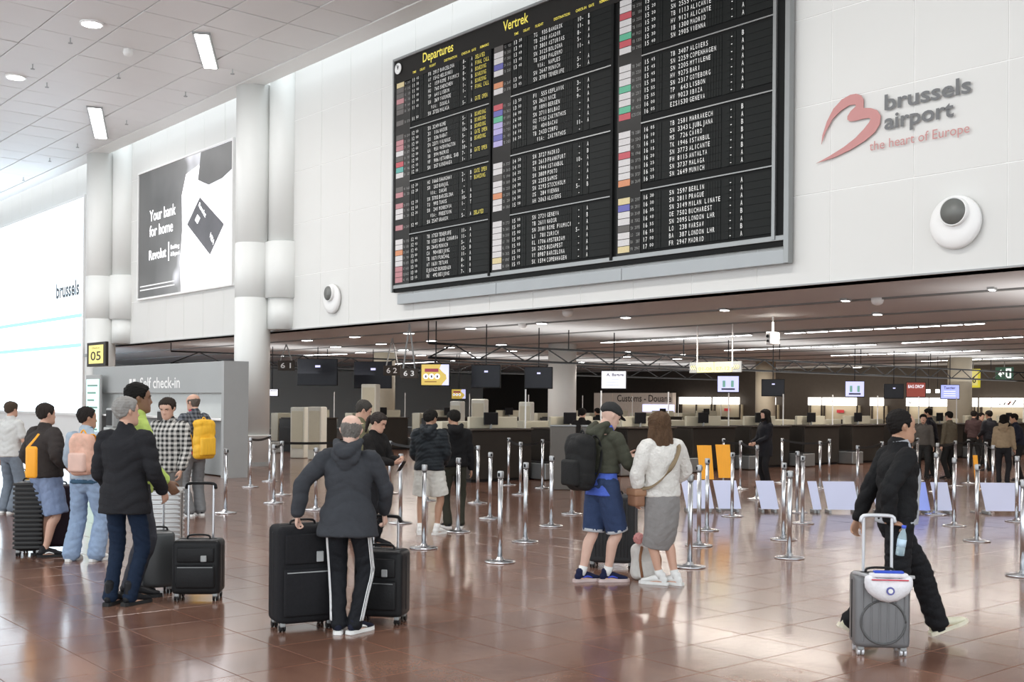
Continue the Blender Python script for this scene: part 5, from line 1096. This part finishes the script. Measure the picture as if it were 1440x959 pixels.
sD = suitcase('grey wheeled suitcase with silver handle beside the walking man', 1236, 918, .38, .25, .57, -6, mat('case_mid_grey', (.19, .19, .195), .4, .3, var=.12), 'disc', .955, mat('handle_silver', (.66, .67, .70), .35, .3), ribm=mat('case_ridge', (.08, .08, .08), .4))
sE = suitcase('black shiny trolley case right of the grey-haired man', 279, 842, .42, .27, .53, 4, Mk, 'soft', 1.0)
sF = suitcase('grey trolley case with diamond sticker beside the black coat', 219, 833, .30, .24, .56, 28, Mg, 'plain', .92)
sG = suitcase('silver ribbed suitcase in front of the plaid-shirted man', 232, 782, .36, .26, .76, 6, Ms, 'hribs')
sH = suitcase('tall black ribbed suitcase at the left beside denim shorts', 45, 779, .30, .42, .82, 10, Mk, 'hribs', ribm=mat('case_black_rib', (.05, .05, .05), .35))
sI = suitcase('yellow-orange suitcase behind the broad person at left', 27, 716, .42, .28, .60, 0, mat('case_yellow', (.72, .42, .06), .5), 'plain')
sJ = suitcase('black suitcase standing behind the bare calf of the broad person', 80, 774, .40, .28, .76, 20, mat('case_black_wine', (.022, .012, .018), .5), 'plain')
# diamond luggage sticker
p = ground(219, 833); t = thing('luggage_tag', 'diamond-shaped black and cream tag on the grey trolley case', 'tag', p+(-FW)*.20+Vector((0, 0, .42)), YAW)
bm = bmesh.new(); prism(bm, [(0, .085), (.05, 0), (0, -.085), (-.05, 0)], -.006, .0); link('tag_rim', mesh_of(bm), mat('tag_cream', (.75, .65, .5), .5), t)
bm = bmesh.new(); prism(bm, [(0, .070), (.041, 0), (0, -.070), (-.041, 0)], -.010, -.006); link('tag_face', mesh_of(bm), mat('tag_dark', (.05, .03, .03), .5), t)

def backpack(label, info, x, y, z, w, h, d, m, rz=0., pocket=None, strapm=None, lean=0, mirror=False):
    M_ = Matrix.Translation((info[1]['g'].x, info[1]['g'].y, 0)) @ Matrix.Rotation(info[1]['rz'], 4, 'Z'); p = M_ @ Vector((x, y, z))
    t = thing('backpack', label, 'backpack', p, info[1]['rz']+radians(rz))
    bm = bmesh.new(); box(bm, -w/2, w/2, -d, 0, -h/2, h/2, min(d, w)*.42, 0, 5); me = remesh(bm, .012, 5, .020, z, .5); link('main_bag', me, m, t)
    bm = bmesh.new(); box(bm, -w*.38, w*.38, -d-.05, -d+.03, -h*.42, h*.05, .03, 0, 4); link('front_pocket', mesh_of(bm, True), pocket or m, t)
    for sx in (-1, 1):
        bm = bmesh.new(); loft(bm, [(sx*w*.25, -.03, -h*.42), (sx*w*.45, .02, -h*.1), (sx*w*.36, .055, h*.25), (sx*w*.3, .0, h*.48), (sx*w*.22, -.05, h*.42)], [(.022, .007)]*5, (1, 0, 0), 8, 3); link('strap', mesh_of(bm, True), strapm or m, t)
    bm = bmesh.new(); loft(bm, [(-.04, -d*.4, h/2-.01), (0, -d*.4, h/2+.04), (.04, -d*.4, h/2-.01)], [.009]*3, (0, 1, 0), 8, 3); link('carry_loop', mesh_of(bm, True), strapm or m, t)
    return t
backpack('bulky black backpack on the back of the capped man', m2, -.02, -.15, 1.18, .33, .54, .21, cloth('pack_black', (.020, .020, .020), .7))
backpack('pink and orange patterned backpack on the denim jacket', m6, .10, -.13, 1.16, .27, .44, .14, mat('pack_pink', (.70, .42, .32), .8, var=.35, scale=14), strapm=mat('pack_orange', (.85, .40, .04), .7), pocket=mat('pack_peach', (.74, .50, .42), .8, var=.2))
backpack('made-up yellow-orange bag for a blurred sign on the back of the bald man by the kiosks', m10, .02, -.15, 1.16, .34, .58, .16, mat('sign_ghost_yellow', (.90, .48, .03), .6, var=.2, scale=6, stretch=(6, 6, 1)))  # bag added where the ghost of a yellow sign glows
c = atdepth(43, 650, 12.0); t = thing('shoulder_bag', 'slim orange bag hanging at the side of the broad person', 'bag', c, YAW)
bm = bmesh.new(); box(bm, -.05, .07, -.03, .03, -.17, .17, .025, 0, 4); link('bag_body', mesh_of(bm, True), M_oran, t); bm = bmesh.new(); loft(bm, [(-.04, 0, .15), (.03, .02, .24), (.06, .06, .30)], [(.014, .005)]*3, (1, 0, 0), 8, 3); link('strap', mesh_of(bm, True), M_oran, t)
# white backpack with pink pompon on the floor
g = ground(905, 815); t = thing('backpack', 'white backpack with pink pompon standing on the floor', 'backpack', (g.x, g.y, 0), YAW+.3)
bm = bmesh.new(); box(bm, -.13, .13, -.09, .09, .01, .36, .07, 0, 5); link('main_bag', remesh(bm, .01, 2, .018, 1, .6), cloth('pack_white', (.72, .71, .68)), t)
bm = bmesh.new(); box(bm, -.10, .10, -.14, -.06, .03, .20, .03, 0, 4); link('front_pocket', mesh_of(bm, True), cloth('pack_white', (1, 1, 1)), t)
for sx in (-1, 1):
    bm = bmesh.new(); loft(bm, [(sx*.06, -.09, .34), (sx*.11, -.16, .22), (sx*.08, -.15, .05)], [(.014, .006)]*3, (1, 0, 0), 8, 3); link('strap', mesh_of(bm, True), mat('strap_brown', (.25, .11, .05), .6), t)
bm = bmesh.new(); bmesh.ops.create_icosphere(bm, subdivisions=3, radius=.055)
for v in bm.verts: v.co *= 1+random.uniform(-.12, .12)
link('pompon', mesh_of(bm), mat('pompon_pink', (.75, .35, .34), .95), t, (-.08, -.06, .42))
# brown crossbody bag of the woman
i = w1[1]; t = thing('crossbody_bag', 'small brown crossbody bag slung over the white sweater', 'bag', (i['g'].x, i['g'].y, 0), i['rz'])
bm = bmesh.new(); q = [(.13, .0, 1.375), (.125, -.10, 1.33), (.04, -.165, 1.20), (-.07, -.165, 1.06), (-.17, -.10, .96), (-.24, .02, .93)]
loft(bm, q, [(.022, .006)]*6, (.7, 0, .7), 8, 4); link('strap', mesh_of(bm, True), mat('strap_khaki', (.22, .16, .09), .6), t)
bm = bmesh.new(); box(bm, -.30, -.19, -.02, .16, .76, .93, .025, 0, 4); link('bag_body', mesh_of(bm, True), mat('leather_brown', (.28, .14, .08), .5, bump=.1), t)
bm = bmesh.new(); box(bm, -.31, -.18, -.03, .17, .86, .935, .02, 0, 3); link('flap', mesh_of(bm, True), mat('leather_brown2', (.34, .18, .10), .5), t)
# phones
for inf, y_, z_, lb in ((m2, .47, 1.22, 'dark phone held by the capped man'), (w2, .42, 1.06, 'dark phone held by the woman in black')):
    i = inf[1]; p = place(inf, (0.0, y_*i['s'], z_*i['s'])); t = thing('phone', lb, 'phone', p, i['rz']); t.rotation_euler = (radians(-35), 0, i['rz'])
    B('phone_body', -.037, .037, -.005, .005, -.075, .075, M_black, t, .004); B('phone_screen', -.033, .033, -.0065, -.005, -.068, .068, mat('phone_glow', (.3, .32, .4), .2, emit=.5), t)
# waist bag and bottle of the walker
pD = ground(1236, 918); fr_ = pD-FW*.19
t = thing('waist_bag', 'white waist bag with red and blue trim hung on the grey suitcase', 'bag', (fr_.x, fr_.y, .51), YAW-.1)
bm = bmesh.new(); loft(bm, [(-.135, 0, .05), (-.10, 0, .0), (0, 0, -.035), (.10, 0, .0), (.135, 0, .05)], [(.045, .03), (.055, .065), (.058, .085), (.055, .065), (.045, .03)], (0, 1, 0), 16, 3); me = mesh_of(bm, True); link('pouch', me, cloth('pouch_white', (.78, .77, .80), .7), t)
B('top_panel', -.13, .13, -.03, .035, .055, .085, cloth('pouch_white', (1, 1, 1)), t, .012, 3); B('red_piping', -.125, .125, -.058, -.045, .040, .048, mat('piping_red', (.6, .05, .08), .5), t, .003); B('blue_lining', -.10, .10, -.02, .03, .085, .10, mat('lining_blue', (.03, .08, .55), .6), t, .004)
bm = bmesh.new(); lathe(bm, [(.028, 0), (.028, .006)], 24); bmesh.ops.rotate(bm, verts=bm.verts, matrix=Matrix.Rotation(pi/2, 3, 'X')); eb = link('round_emblem', mesh_of(bm), mat('emblem_blue', (.12, .12, .35), .5), t, (0, -.058, -.03))
bm = bmesh.new(); lathe(bm, [(.016, .006), (.016, .010)], 24); bmesh.ops.rotate(bm, verts=bm.verts, matrix=Matrix.Rotation(pi/2, 3, 'X')); link('emblem_center', mesh_of(bm), WHT, eb)
bm = bmesh.new(); loft(bm, [(-.13, 0, .06), (-.19, .06, .07), (-.20, .22, .05)], [(.012, .004)]*3, (0, 0, 1), 8, 3); loft(bm, [(.13, 0, .06), (.19, .06, .05), (.20, .22, .03)], [(.012, .004)]*3, (0, 0, 1), 8, 3); link('strap', mesh_of(bm, True), mat('strap_grey', (.45, .45, .46), .6), t)
p = atdepth(1268, 762, 8.02); t = thing('water_bottle', 'clear bottle with blue cap under the walking man\'s hand', 'bottle', (p.x, p.y, p.z), YAW); t.rotation_euler = (radians(0), radians(8), YAW)
bm = bmesh.new(); lathe(bm, [(.020, -.10), (.031, -.095), (.031, -.04), (.028, -.03), (.031, -.02), (.031, .03), (.022, .065), (.013, .085), (.013, .10)], 20); link('bottle_body', mesh_of(bm, True), mat('bottle_plastic', (.62, .80, .88), .15, trans=.6), t)
bm = bmesh.new(); lathe(bm, [(.032, -.035), (.032, .02)], 20); link('bottle_label', mesh_of(bm, True), mat('label_pale', (.55, .72, .85), .5), t)
bm = bmesh.new(); lathe(bm, [(.016, .098), (.016, .12)], 16); link('cap', mesh_of(bm, True), mat('cap_blue', (.06, .12, .7), .4), t)
